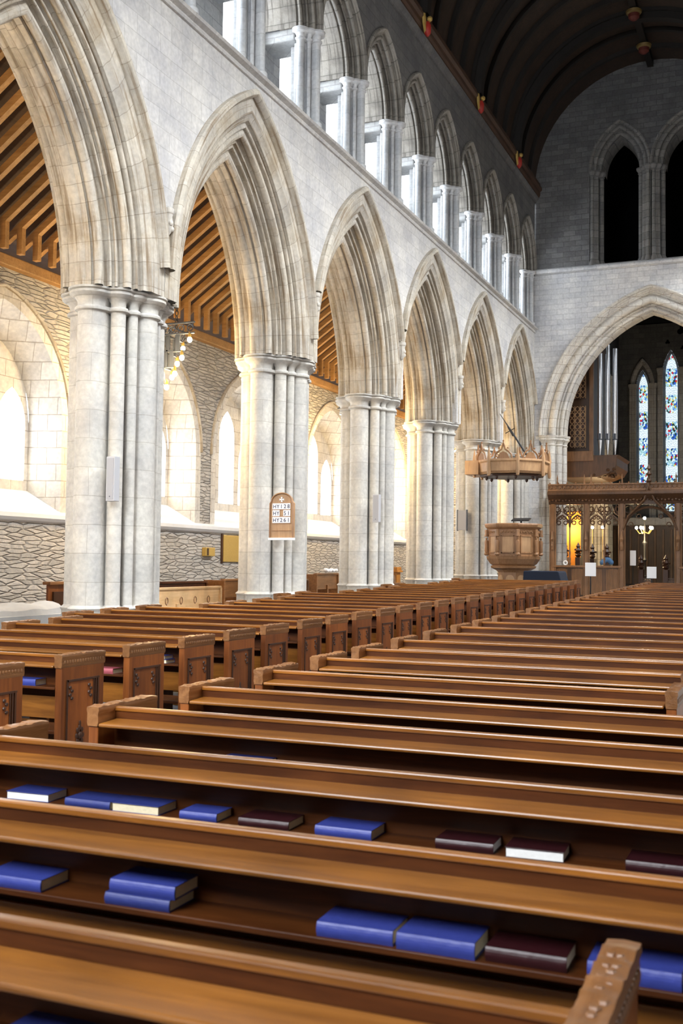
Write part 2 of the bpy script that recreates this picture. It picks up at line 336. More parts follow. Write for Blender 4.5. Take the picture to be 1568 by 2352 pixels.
def wall_sheet(mb, fn, a0,a1,z0,z1, ops, n=10):
    """sheet fn(a,z) from a0..a1, z0..z1 (z1 may be a function of a) with pointed openings
    ops: (centre, half, sill or None, spring, rise); None sill = open to z0"""
    cuts={a0,a1}
    for c,hf,si,sp,ri in ops:
        for i in range(-n,n+1):
            a=c+hf*math.sin(i/n*PI/2)
            if a0<=a<=a1: cuts.add(a)
    i0=a0
    k=max(1,int((a1-a0)/1.0))
    for i in range(1,k): cuts.add(a0+(a1-a0)*i/k)
    cs=sorted(cuts); cs=[c for i,c in enumerate(cs) if i==0 or c-cs[i-1]>1e-6]
    top=z1 if callable(z1) else (lambda a: z1)
    def q(p,r,za,zb,zc,zd): mb.add([fn(p,za),fn(r,zb),fn(r,zc),fn(p,zd)],[(0,1,2,3)])
    for p,r in zip(cs,cs[1:]):
        m=(p+r)/2; op=None
        for o in ops:
            if abs(m-o[0])<o[1]: op=o
        if op is None: q(p,r,z0,z0,top(r),top(p)); continue
        c,hf,si,sp,ri=op
        ta=sp+arch_top(hf,ri,p-c) if ri else sp; tb=sp+arch_top(hf,ri,r-c) if ri else sp
        if si is not None and si>z0: q(p,r,z0,z0,si,si)
        q(p,r,min(ta,top(p)),min(tb,top(r)),top(r),top(p))
    return mb
def outline(c,hf,sill,sp,ri,n=12):
    pts=[(c-hf,sill)]+[(c+a,sp+z) for a,z in arch_pts(hf,ri,0,n)]+[(c+hf,sill)]
    return pts
def reveal(mb, fa, oa, fb, ob):
    """loft between outline oa at fa(a,z) and ob at fb(a,z), closed at the sill"""
    A=[fa(*p) for p in oa]; B=[fb(*p) for p in ob]
    mb.grid([A+[A[0]],B+[B[0]]]); return mb
# ================================================================ STRUCTURE
NX=-9.3; TH=1.6; MX=NX-TH/2          # nave face of the north arcade wall, its thickness, its middle
SX=-.6                               # nave face of the south arcade wall
AX=-13.9                             # inner face of the north aisle wall
EY=41.3                              # west face of the east wall (chancel arch)
CX=-4.97                             # centre line of chancel arch and roof
STOPS=[3.2,9.0,14.8,20.6,26.0,31.2,36.3,41.3]     # pier centres; the last is the east respond
ZC=4.2; ZST=9.07; ZCOR=14.2

mb=MB(); mb.add([(-14.2,-6.2,fz(-6.2)),(5.2,-6.2,fz(-6.2)),(5.2,42,fz(42)),(-14.2,42,fz(42))],[(0,1,2,3)])
mb.add([(-9.2,42,fz(42)+.3),(-.7,42,fz(42)+.3),(-.7,61,fz(42)+.3),(-9.2,61,fz(42)+.3)],[(0,1,2,3)])
mb.add([(-9.2,42,fz(42)),(-.7,42,fz(42)),(-.7,42,fz(42)+.3),(-9.2,42,fz(42)+.3)],[(0,1,2,3)])
struct(mb.build('floor',M['floor']))

# nave wall faces above the arcades
HS,HH=2.9,4.55
def bays(): 
    return [(a,b) for a,b in zip(STOPS,STOPS[1:])]
def face_ops(x0=None):
    return [((a+b)/2,(b-a)/2-.002,None,ZC,None) for a,b in bays()]
def arcade_wall(name,x,ys):
    mb=MB(); fn=lambda a,z:(x,a,z)
    for a,b in ys:
        c=(a+b)/2; hw=(b-a)/2; n=22
        for i in range(n):
            p=-hw+2*hw*i/n; r=-hw+2*hw*(i+1)/n
            tp=ZC+arch_top(HS-.07,HH-.07,p); tr=ZC+arch_top(HS-.07,HH-.07,r)
            mb.add([fn(c+p,tp),fn(c+r,tr),fn(c+r,ZST),fn(c+p,ZST)],[(0,1,2,3)])
    return mb
mb=arcade_wall('wall_north_arcade',NX,bays())
for y in STOPS[1:-1]: mb.box(NX-TH-.005,NX+.006,y-.22,y+.22,ZC+.001,5.75)
mb.box(NX-TH,NX-.2,41.12,41.5,-1.3,9); mb.box(-9.6,-8.95,EY+.35,EY+1.3,-1.3,10)
mb.add([(NX,-6,-2.1),(NX,3.2,-2.1),(NX,3.2,ZST),(NX,-6,ZST)],[(0,1,2,3)])
struct(mb.build('wall_north_arcade',M['wall']))
mb=arcade_wall('x',NX-TH,bays()); mb.add([(NX-TH,3.2,ZST),(NX-TH,41.3,ZST),(NX-TH,41.3,8.7),(NX-TH,3.2,8.7)],[(0,1,2,3)])
struct(mb.build('wall_north_aisle_side',M['rubble']))
# clerestory zone, nave face (its dimness put into the stone colour) above the arcaded openings
CAP=[24.6-2.58*k for k in range(6,0,-1)]+[24.6,27.2,29.76,32.3,34.89,37.39,40.0]
CV=[ (p+q)/2 for p,q in zip(CAP,CAP[1:])]; CV=[CV[0]-2.58]+CV+[41.27]
CS,CH,CZ=1.36,1.9,11.25
mb=MB()
for i,c in enumerate(CAP):
    a,b=CV[i],CV[i+1]; n=14
    for k in range(n):
        p=a+(b-a)*k/n; r=a+(b-a)*(k+1)/n
        mb.add([(NX,p,CZ+arch_top(CS-.05,CH-.05,p-c)),(NX,r,CZ+arch_top(CS-.05,CH-.05,r-c)),(NX,r,ZCOR),(NX,p,ZCOR)],[(0,1,2,3)])
mb.add([(NX,-6,ZST),(NX,CV[0],ZST),(NX,CV[0],ZCOR),(NX,-6,ZCOR)],[(0,1,2,3)])
struct(mb.build('wall_north_clerestory',M['grey']))
WX=-10.5
mb=MB(); ops=[(c,.74,9.65,12.05,.75) for c in CAP]
wall_sheet(mb,lambda a,z:(WX,a,z),CV[0],41.3,ZST,ZCOR,ops)
mb.box(WX-.05,NX+.02,CV[0],41.3,ZST-.02,ZST+.12)
for c,hf,si,sp,ri in ops:
    o=outline(c,hf,si,sp,ri); o2=outline(c,hf-.04,si+.05,sp,ri-.03)
    reveal(mb,lambda a,z:(WX,a,z),o,lambda a,z:(WX-.42,a,z),o2)
struct(mb.build('wall_north_clerestory_outer',M['cler']))
k=1
for c in CAP:
    mb=MB(); o=outline(c,.76,9.6,12.05,.78); mb.add([(WX-.38,a,z) for a,z in o],[tuple(range(len(o)))])
    w=struct(mb.build('window_%d'%k,M['glass'])); k+=1
# string course and wall-top cornice
def run(name,prof,x,y0,y1,m,sx=1):
    mb=MB(); mb.prism([(x+sx*p,q) for p,q in prof],lambda u,v,w:(u,w,v),y0,y1); return struct(mb.build(name,m))
run('trim_1',[(-.02,8.93),(.04,8.93),(.06,8.97),(.03,9.0),(.03,9.02),(.13,9.05),(.16,9.09),(.13,9.12),(.02,9.18),(-.3,9.22),(-.3,8.93)],NX,-6,41.3,M['wall'])
run('trim_2',[(-.05,14.0),(.04,14.0),(.05,14.08),(.12,14.12),(.14,14.2),(-.05,14.22)],NX,-6,41.3,M['grey'])
run('trim_3',[(-.1,14.22),(.16,14.22),(.20,14.30),(.20,14.42),(.27,14.48),(.27,14.56),(.20,14.6),(.20,14.72),(-.1,14.72)],NX,-6,41.3,M['plate'])

# ---- arches of the arcade
half=[(.01,.0),(-.012,.0),(-.012,.17),(-.012,.38),(.04,.42),(.07,.50)]
half+=rolls((.06,.50),(.60,1.10),[('H',.09),('R',.06),('H',.05),('R',.14),('H',.09),('R',.05),('H',.05),('R',.05),('H',.09),('R',.15),('H',.05)])
half+=[(.62,1.10),(.70,1.10),(.73,1.13),(.8,1.14)]
prof=half+[(TH-u,o) for u,o in reversed(half[:-1])]
ordn=['fourth','third','second','first']
names_b=['west of the frame','nearest the camera at the upper left','framing the chandelier, with the full apex in view','third from the left','fourth from the left','fifth from the left','sixth from the left, next to the chancel wall']
blab=['bay behind the camera position','bay cut by the left edge of the picture','bay over the hymn board side','third','fourth','fifth','last']
def tp(name,label,cat,base,group=None): return thing(name,label,cat,base,group)
alab=['pale moulded stone arch of the arcade, west of the picture edge',
 'moulded stone arch cut by the left edge, showing a wide strip of timber aisle roof behind',
 'big moulded stone arch cut off by the left edge beside the nearest pier',
 'moulded stone arch whose full pointed head rises over the hanging chandelier',
 'moulded stone arch springing from the hymn board pier to the third pier',
 'moulded stone arch between the third and fourth piers',
 'moulded stone arch between the fourth and fifth piers',
 'narrowest looking moulded stone arch, behind the pulpit canopy']
alab=alab[0:1]+alab[2:]
def arch_thing(c,hw,x,dirx,label,clamp=True):
    base=(x+dirx*.8,c,ZC); t=thing('arcade_arch',label,'arch',base,'north arcade arches' if dirx<0 else None)
    mb=MB(base); sweep_arch(mb,prof[len([0]):],lambda u,a,z:(x+dirx*u,c+a,ZC+z),HS,HH,20,hw-.001); mb.build('arch_moulding',M['arch'],t,True)
    mb=MB(base); hp=[(-.0,-.02),(-.10,-.02),(-.15,.02),(-.15,.08),(-.09,.12),(.0,.13)]
    sweep_arch(mb,hp,lambda u,a,z:(x+dirx*u,c+a,ZC+z),HS,HH,20,None,hw-.02)
    mb.build('hood_mould',M['arch'],t,True); return t
for i,(a,b) in enumerate(bays()):
    if i==0: continue
    arch_thing((a+b)/2,(b-a)/2,NX,-1,alab[i])
for i,y in enumerate(STOPS[1:-1]):
    base=(NX,y,5.55); mb=MB(base)
    mb.lathe([(.02,-.32),(.07,-.25),(.10,-.12),(.08,0),(.11,.06),(.11,.12)],(NX+.04,y,5.5),10); mb.ball((NX+.11,y-.02,5.38),.05); mb.ball((NX+.09,y+.04,5.3),.05)
    tag(mb.build('label_stop',M['dress'],smooth=True),['carved stone label stop at the joining hoods above the pier west of the frame','carved stone label stop where the hoods meet above the nearest pier','carved stone label stop where the hoods meet above the hymn board pier','carved stone label stop above the third pier from the left','carved stone label stop above the fourth pier from the left','carved stone label stop above the pier left of the pulpit canopy'][i],'carving','label stops of the arcade')

# ---- piers: lobed plan from the nearest shaft in each direction
def lobed(circles, core, grow=0, n=168):
    out=[]
    for k in range(n):
        th=2*PI*k/n; dx,dy=math.cos(th),math.sin(th)
        hx,hy=core[0]+grow*.6,core[1]+grow*.6; r=1/(abs(dx)/hx+abs(dy)/hy)
        for cx,cy,cr in circles:
            cr+=grow; b=dx*cx+dy*cy; dsc=b*b-(cx*cx+cy*cy-cr*cr)
            if dsc>=0:
                t=b+math.sqrt(dsc)
                if t>r: r=t
        out.append((r*dx,r*dy))
    return out
def sym(q): return [(sx*x,sy*y,r) for x,y,r in q for sx in (1,-1) for sy in (1,-1)]
PC=sym([(.34,.56,.12),(.16,.75,.075),(.46,.33,.075)])+[(.47,0,.195),(-.60,0,.195),(-.44,.52,.13),(-.44,-.52,.13),(0,.79,.21),(0,-.79,.21)]
PCORE=(.54,.78)
def loft(mb,c,layers,circles,core,n=168):
    rows=[[(c[0]+p,c[1]+q,z) for p,q in lobed(circles,core,g,n)] for g,z in layers]
    mb.grid(rows,True); mb.add(rows[0],[tuple(range(n))[::-1]]); mb.add(rows[-1],[tuple(range(n))]); return mb
plab=['clustered stone pier west of the picture frame','nearest clustered stone pier, with the white column speaker at the left of the picture','clustered stone pier carrying the wooden hymn board','third clustered stone pier from the left, with a white column speaker','fourth clustered stone pier from the left, beside the varnished lectern','clustered stone pier with the clear panel, just left of the pulpit','clustered stone respond behind the pulpit, against the chancel wall']
for i,y in enumerate(STOPS[1:]):
    f=fz(y); base=(MX,y,f); t=thing('clustered_pier',plab[i],'pier',base,'north arcade piers')
    yc=y if i<6 else y-.25
    mb=MB(base); loft(mb,(MX,yc),[(.0,f+.95),(.0,ZC-.36)],PC,PCORE); mb.build('shaft_cluster',M['pier'],t,True)
    mb=MB(base); loft(mb,(MX,yc),[(.06,f),(.06,f+.35),(.03,f+.40),(.03,f+.86),(.055,f+.9),(.0,f+.95)],PC,PCORE); mb.build('pier_base',M['pier'],t,True)
    mb=MB(base); loft(mb,(MX,yc),[(.0,ZC-.36),(.045,ZC-.34),(.05,ZC-.31),(.03,ZC-.28),(.005,ZC-.27),(.01,ZC-.2),(.04,ZC-.15),(.10,ZC-.12),(.13,ZC-.09),(.13,ZC-.055),(.105,ZC-.045),(.15,ZC-.03),(.15,ZC)],PC,PCORE); mb.build('capital',M['pier'],t,True)
plab

# ---- clerestory arcade: clustered shafts and small arches
CC=sym([(.145,.155,.045)])+[(.26,0,.08),(-.26,0,.08),(0,.27,.085),(0,-.27,.085)]; CCORE=(.17,.19)
half=[(.01,0),(-.06,0),(-.09,.04),(-.05,.09),(-.01,.10),(-.01,.14)]
half+=rolls((.0,.14),(.36,.47),[('H',.06),('R',.08),('H',.06),('R',.05),('H',.07),('R',.09),('H',.04)])
half+=[(.40,.48),(1.2,.50)]
for i,y in enumerate(CV):
    x=NX-.32; yy=y if i<len(CV)-1 else y-.28
    lab='clustered shafts of the upper gallery, '+('nearest full one at the top edge' if abs(y-20.73)<.3 else 'one of the slim row under the dark roof')
    base=(x,yy,ZST+.12); t=thing('clerestory_shaft_cluster',['pale clerestory shaft cluster cut by the top edge, nearest the camera','pale clerestory shaft cluster high at the top edge of the picture'][0] if y<20 else '%s pale clerestory shaft cluster counted from the chancel wall'%(['tenth','ninth','eighth','seventh','sixth','fifth','fourth','third','second','first'][max(0,min(9,i-len(CV)+10))]),'shaft',base,'clerestory shafts')
    mb=MB(base); loft(mb,(x,yy),[(.05,ZST+.12),(.05,ZST+.2),(.0,ZST+.26),(0,CZ-.22)],CC,CCORE,96); mb.build('shafts',M['clershaft'],t,True)
    mb=MB(base); loft(mb,(x,yy),[(0,CZ-.24),(.03,CZ-.22),(.03,CZ-.19),(.0,CZ-.17),(.03,CZ-.10),(.09,CZ-.07),(.09,CZ-.03),(.06,CZ-.02),(.10,CZ)],CC,CCORE,96); mb.build('capital',M['clershaft'],t,True)
    mb=MB(base); mb.box(WX-.02,x-.1,yy-.36,yy+.36,CZ-.24,CZ+.02); mb.build('lintel_slab',M['cler'],t,bevel=.03)
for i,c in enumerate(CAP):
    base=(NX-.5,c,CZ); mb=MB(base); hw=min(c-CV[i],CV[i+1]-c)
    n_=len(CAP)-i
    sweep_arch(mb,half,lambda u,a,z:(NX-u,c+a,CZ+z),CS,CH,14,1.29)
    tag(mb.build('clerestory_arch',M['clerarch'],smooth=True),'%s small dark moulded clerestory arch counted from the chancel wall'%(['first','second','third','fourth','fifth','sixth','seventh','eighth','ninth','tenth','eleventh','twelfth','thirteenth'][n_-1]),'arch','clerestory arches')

# ---- north aisle wall, windows
AWC=[0.6,5.9,11.2,16.5,21.9,26.6,32.4,37.7]
AZS,AZP,AHF,ARI=.95,2.75,1.85,2.2
mb=MB(); ops=[(c,AHF,AZS,AZP,ARI) for c in AWC]
fnA=lambda a,z:(AX,a,z)
wall_sheet(mb,fnA,-6,41.5,.9,5.75,ops); mb.build('x',M['rubble']) if False else None
struct(mb.build('wall_north_aisle_upper',M['rubble']))
mb=MB(); wall_sheet(mb,fnA,-6,41.5,-2.1,.9,[]); struct(mb.build('wall_north_aisle_lower',M['rubble']))
GX=AX-.8
for i,c in enumerate(AWC):
    # splayed dressed reveal with a thin dressed band on the wall face
    base=(AX,c,AZS); mb=MB(base)
    o=outline(c,AHF,AZS,AZP,ARI); ob=outline(c,AHF+.02,AZS,AZP,ARI+.02); o2=outline(c,1.66,1.40,AZP+.05,1.75)
    o3=outline(c,AHF+.24,AZS,AZP,ARI+.26)
    mb.grid([[(AX+.012,a,z) for a,z in o3],[(AX+.012,a,z) for a,z in o]])
    A=[(AX+.012,a,z) for a,z in o]; B=[(GX+.12,a,z) for a,z in o2]; mb.grid([A,B])
    w=struct(mb.build('window_%d'%(k),M['dress'])); k+=1
    mb=MB(base); hp=[(0,0),(-.05,0),(-.07,.03),(-.05,.07),(0,.08)]
    sweep_arch(mb,hp,lambda u,a,z:(AX-u,c+a,AZP+z),AHF+.28,ARI+.3,12); mb.build('hood_mould',M['arch'],w,True)
    # sloping sill
    mb=MB(base); mb.add([(AX+.02,c-AHF,AZS+.02),(AX+.02,c+AHF,AZS+.02),(AX-.22,c+AHF-.05,AZS+.10),(AX-.22,c-AHF+.05,AZS+.10),(AX-.24,c-AHF+.05,AZS+.17),(AX-.24,c+AHF-.05,AZS+.17),(GX+.12,c+1.66,1.40),(GX+.12,c-1.66,1.40)],[(0,1,2,3),(3,2,5,4),(4,5,6,7)])
    mb.build('window_sill',M['sill'],w)
    # stone tracery plate with three lights
    mb=MB(base); lights=[(c,.425,1.6,3.45,.72),(c-1.12,.425,1.6,2.75,.72),(c+1.12,.425,1.6,2.75,.72)]
    top=lambda a,c=c: AZP+.05+arch_top(1.66,1.75,a-c)
    for xx in (GX+.12,GX-.06): wall_sheet(mb,lambda a,z,xx=xx:(xx,a,z),c-1.66,c+1.66,1.3,top,lights,8)
    for l in lights:
        o=outline(*l,n=8); reveal(mb,lambda a,z:(GX+.12,a,z),o,lambda a,z:(GX-.06,a,z),o)
    mb.build('tracery',M['dress'],w,bevel=0)
    for l in lights:
        mb=MB(base); o=outline(l[0],l[1]+.01,l[2]-.01,l[3],l[4],8); mb.add([(GX+.02,a,z) for a,z in o],[tuple(range(len(o)))]); mb.build('window_pane',M['glass'],w)
for i,c in enumerate(AWC):
    area('daylight_north_aisle_window',(GX-.5,c,3.0),(0,-PI/2-.25,0),2.8,3.1,60,(.88,.94,1))
for c in CAP[2:]:
    area('daylight_north_clerestory',(WX-.75,c,11.2),(0,-PI/2,0),2.6,1.2,26,(.86,.93,1))
mb=MB(); mb.prism([(AX-.02,.72),(AX+.07,.76),(AX+.12,.82),(AX+.12,.90),(AX+.06,.95),(AX-.02,.97)],lambda u,v,w:(u,w,v),-6,41.4); struct(mb.build('trim_4',M['sill']))
# timber wall plate and aisle roof
mb=MB(); mb.box(AX-.25,AX+.16,-6,41.3,5.55,5.76); struct(mb.build('trim_5',M['rafter'],bevel=.02))
mb=MB(); mb.add([(AX-.35,-6,5.7),(AX-.35,41.3,5.7),(AX-.35,41.3,6.05),(AX-.35,-6,6.05)],[(0,1,2,3)])
mb.add([(AX-.35,-6,5.95),(AX-.35,41.3,5.95),(NX-TH,41.3,8.35),(NX-TH,-6,8.35)],[(0,1,2,3)]); struct(mb.build('ceiling_north_aisle',M['sark']))
mb=MB(); mb.box(NX-TH-.02,NX-TH-.22,-6,41.3,7.72,7.98); tag(mb.build('wall_beam',M['sark'],bevel=.02),'dark horizontal beam high on the arcade wall under the aisle rafters','beam')
y=1.0; proto=None; nr=0
while y<41:
    if proto is None:
        base=(AX,y,5.76); mb=MB(base); w=.055
        mb.prism([(AX+.30,5.76),(AX+.42,5.76),(AX+.42,6.30),(AX+.30,6.22)],lambda u,v,q:(u,y+q,v),-w,w); post=None
        t=thing('roof_rafter','pale pine rafter with an upright foot under the aisle roof','rafter',base,'rafters of the north aisle roof')
        mb.build('ashlar_post',M['rafter'],t)
        mb=MB(base); mb.prism([(AX+.05,6.00),(AX+.05,6.15),(NX-TH-.05,8.19),(NX-TH-.05,8.03)],lambda u,v,q:(u,y+q,v),-w,w); mb.build('sloping_rafter',M['rafter'],t); proto=t
    else:
        t=copy_tree(proto); t.location=(AX,y,5.76+EYE)
    y+=.47

# ---- east wall with chancel arch and gallery
mb=MB(); fnE=lambda a,z:(a,EY,z)
CAs,CAh=4.15,5.5
wall_sheet(mb,fnE,-9.6,SX+.3,fz(41),11.15,[(CX,CAs-.02,None,4.95,CAh-.02)],16)
G=[(-6.1,1.15,11.35,15.0,1.85),(-3.84,1.15,11.35,15.0,1.85)]
struct(mb.build('wall_east_lower',M['east']))
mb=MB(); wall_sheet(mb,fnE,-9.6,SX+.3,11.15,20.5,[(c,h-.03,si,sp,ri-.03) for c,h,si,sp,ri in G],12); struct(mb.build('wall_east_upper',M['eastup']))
mb=MB(); mb.prism([(0,11.16),(.10,11.2),(.13,11.27),(.10,11.33),(0,11.40)],lambda u,v,w:(w,EY-u,v),-9.3,SX); struct(mb.build('trim_6',M['east']))
base=(CX,EY,4.95); t=thing('chancel_arch','wide pointed stone arch in the east wall over the wooden screen','arch',base)
hp=[(.0,.0),(-.1,.0),(-.13,.05),(-.1,.11),(-.03,.12),(-.03,.17),(.02,.19),(.02,.23),(.06,.25)]+rolls((.06,.25),(.42,.88),[('R',.05),('H',.05),('R',.30),('H',.05),('R',.05),('H',.05),('R',.14),('H',.06)])+[(.48,.9),(1.0,.9)]
mb=MB(base); sweep_arch(mb,hp,lambda u,a,z:(CX+a,EY+u,4.95+z),CAs,CAh,26); mb.build('arch_moulding',M['dress'],t,True)
for s in (-1,1):
    xo=CX+s*(CAs-.02)
    mb=MB(base)
    for px,py,r in [(.17,.05,.10),(.42,.12,.17),(.66,.35,.15),(.80,.7,.12)]:
        mb.lathe([(r,fz(41)),(r,4.62)],(xo-s*px,EY+py,0),18)
    mb.box(min(xo,xo-s*.55),max(xo,xo-s*.55),EY+.02,EY+1,fz(41),4.6)
    mb.build('jamb_shafts',M['dress'],t,True)
    mb=MB(base)
    for px,py,r in [(.17,.05,.10),(.42,.12,.17),(.66,.35,.15),(.80,.7,.12)]:
        mb.lathe([(r,4.55),(r+.03,4.6),(r+.0,4.64),(r+.04,4.75),(r+.10,4.8),(r+.10,4.84),(r+.08,4.86),(r+.12,4.9),(r+.12,4.97)],(xo-s*px,EY+py,0),18)
    mb.box(min(xo+s*.12,xo-s*.6),max(xo+s*.12,xo-s*.6),EY-.08,EY+1,4.84,4.97)
    mb.build('jamb_capital',M['dress'],t,True)
gl=['left dark arched opening high in the east wall, complete with both sides','right dark arched opening high in the east wall, cut by the right edge']
for i,(c,h,si,sp,ri) in enumerate(G):
    base=(c,EY,si); t=thing('gallery_arch',gl[i],'arch',base)
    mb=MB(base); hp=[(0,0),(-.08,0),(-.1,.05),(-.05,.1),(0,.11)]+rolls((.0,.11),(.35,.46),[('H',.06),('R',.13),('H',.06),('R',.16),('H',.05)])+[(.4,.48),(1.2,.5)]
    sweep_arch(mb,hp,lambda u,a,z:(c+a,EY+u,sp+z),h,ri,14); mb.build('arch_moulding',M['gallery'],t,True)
    for s in (-1,1):
        mb=MB(base)
        for px,py,r in [(.12,.08,.07),(.27,.2,.08),(.42,.42,.09)]:
            mb.lathe([(r+.06,si),(r+.06,si+.12),(r,si+.25),(r,sp-.22),(r+.03,sp-.2),(r,sp-.17),(r+.07,sp-.08),(r+.09,sp),],(c+s*(h-px),EY+py,0),12)
        mb.box(min(c+s*(h-.25),c+s*(h+.02)),max(c+s*(h-.25),c+s*(h+.02)),EY+.1,EY+1.2,si,sp)
        mb.build('shafts',M['gallery'],t,True)
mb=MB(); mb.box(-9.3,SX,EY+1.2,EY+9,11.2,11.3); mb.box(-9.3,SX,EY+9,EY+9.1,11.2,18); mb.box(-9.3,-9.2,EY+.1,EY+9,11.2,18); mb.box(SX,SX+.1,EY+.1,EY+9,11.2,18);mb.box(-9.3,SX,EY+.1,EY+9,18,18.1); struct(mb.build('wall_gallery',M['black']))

# ---- nave roof: boarded barrel with dark ribs
RR=4.33; RZ=14.6
def rp(r,t): return (CX-r*math.cos(t), RZ+r*math.sin(t)*1.0)
mb=MB(); rows=[]
for k_ in range(33):
    t_=PI*k_/32; x,z=rp(RR,t_); rows.append([(x,-6,z),(x,41.5,z)])
mb.grid(rows); struct(mb.build('ceiling',M['roofwood'],smooth=True))
RIB=[27.06-5.2*3,27.06-5.2*2,27.06-5.2,21.86+5.2,32.38,37.43]
RIB=[11.4,16.6,21.8,27.06,32.38,37.43]
def ribmesh(mb,y,w,d,n=36):
    rows=[]
    for k_ in range(n+1):
        t_=PI*k_/n; a=rp(RR,t_); b=rp(RR-d,t_); e=.04
        rows.append([(a[0],y-w,a[1]),(b[0],y-w,b[1]),(b[0],y+w,b[1]),(a[0],y+w,a[1])])
    mb.grid(rows,True); return mb
n_=0
for i,y in enumerate(RIB):
    base=(CX,y,RZ); mb=MB(base); ribmesh(mb,y,.15,.34); ribmesh(mb,y,.24,.12)
    tag(mb.build('roof_rib',M['rib']),'%s broad dark rib of the barrel roof counted from the chancel end'%(['sixth','fifth','fourth','third','second','first'][i]),'roof rib','main roof ribs')
ys=[]
for a,b in zip(RIB,RIB[1:]+[42.6]): ys+= [a+(b-a)*q/4 for q in (1,2,3)]
proto=None
for y in ys:
    if y>41.2: continue
    if proto is None:
        mb=MB((CX,y,RZ)); ribmesh(mb,y,.075,.14); proto=tag(mb.build('thin_roof_rib',M['rib']),'thin curved rib between the broad ribs of the dark barrel roof','roof rib','thin ribs of the barrel roof')
    else:
        c=proto.copy(); C.objects.link(c); c.location=(CX,y,RZ+EYE)
mb=MB(); mb.box(CX-.11,CX+.11,-6,41.3,RZ+RR-.26,RZ+RR); tag(mb.build('ridge_beam',M['rib']),'long dark ridge beam along the crown of the barrel roof','beam')
mb=MB(); mb.box(SX-.02,2.4,-6,41.3,14.2,14.7); struct(mb.build('trim_7',M['plate']))
for i,y in enumerate(RIB[3:]):
    base=(NX+.28,y,14.3); t=thing('corbel_figure',['gilded and red painted carved figure at the foot of the nearest broad roof rib','gilded and red painted carved figure at the foot of the middle broad roof rib','gilded and red painted carved figure at the foot of the roof rib nearest the chancel'][i],'carving',base,'painted roof carvings')
    mb=MB(base); mb.lathe([(.03,-.28),(.09,-.2),(.10,0),(.06,.1),(.03,.12)],(NX+.30,y,14.3),10); mb.build('robe',M['red'],t,True)
    mb=MB(base); mb.ball((NX+.36,y,14.48),.075)
    for s in (-1,1):
        mb.prism([(0,-.15),(.16,.05),(.19,.30),(.08,.33),(.02,.12)],lambda u,v,w:(NX+.26+w,y+s*(.06+u),14.25+v),-.03,.03)
    mb.build('wings',M['gold'],t)
for i,(y,z) in enumerate([(36.8,RZ+RR-.30),(39.4,RZ+RR-.30)]):
    base=(CX,y,z); t=thing('roof_boss',['gilded and red roof boss nearer the top edge of the picture','gilded and red roof boss nearer the east wall'][i],'carving',base)
    mb=MB(base); mb.lathe([(.20,.05),(.27,.0),(.25,-.07),(.18,-.11)],(CX,y,z),16); mb.build('crown',M['oldgold'],t,True)
    mb=MB(base); mb.lathe([(.19,-.1),(.18,-.22),(.09,-.30),(.02,-.31)],(CX,y,z),14); mb.build('pendant',M['oldred'],t,True)

# ---- south side: arcade wall, piers from the second bay on, aisle behind
mb=MB()
for a,b in bays()[1:]:
    c=(a+b)/2; hw=(b-a)/2
    for q in range(16):
        p=-hw+2*hw*q/16; r=-hw+2*hw*(q+1)/16
        mb.add([(SX,c+p,ZC+arch_top(HS-.01,HH,p)),(SX,c+r,ZC+arch_top(HS-.01,HH,r)),(SX,c+r,ZCOR),(SX,c+p,ZCOR)],[(0,1,2,3)])
mb.add([(SX,-6,6),(SX,9,6),(SX,9,ZCOR),(SX,-6,ZCOR)],[(0,1,2,3)])
mb.box(SX+.01,SX+1.6,-6,9,6,6.2)
struct(mb.build('wall_south_arcade',M['wall']))
mb=MB(); wall_sheet(mb,lambda a,z:(5.0,a,z),-6,41.5,-2.1,6,[]); mb.add([(5,-6,6),(5,41.5,6),(1,41.5,8.4),(1,-6,8.4)],[(0,1,2,3)]); struct(mb.build('wall_south_aisle',M['rubble']))
for i,y in enumerate(STOPS[1:-1]):
    f=fz(y); base=(SX+.8,y,f); t=thing('clustered_pier','clustered stone pier of the south arcade, outside the picture','pier',base,'south arcade piers')
    mb=MB(base); loft(mb,(SX+.8,y),[(.03,f),(.03,f+.9),(0,f+.95),(0,ZC-.3),(.12,ZC-.1),(.12,ZC)],PC,PCORE,84); mb.build('shaft_cluster',M['pier'],t,True)
for a,b in bays()[1:]:
    c=(a+b)/2; base=(SX+.8,c,ZC); mb=MB(base); sweep_arch(mb,prof,lambda u,q,z:(SX+u,c+q,ZC+z),HS,HH,12,(b-a)/2-.001)
    tag(mb.build('arcade_arch',M['arch'],smooth=True),'moulded stone arch of the south arcade, outside the picture','arch','south arcade arches')
mb=MB(); mb.box(-14.2,5.2,-6.3,-6.0,-2.1,1.8); mb.box(-14.2,-8.6,-6.3,-6,1.8,20); mb.box(-1.5,5.2,-6.3,-6,1.8,20); mb.box(-8.6,-1.5,-6.3,-6,12,20); mb.box(-8.6,-1.5,-6.3,-6,1.8,5); struct(mb.build('wall_west',M['east']))
mb=MB(); mb.box(-14.2,-9.5,41.3,41.5,-1.5,8.5); mb.box(SX,5.2,41.3,41.5,-1.5,8.5); struct(mb.build('wall_east_aisles',M['rubble']))

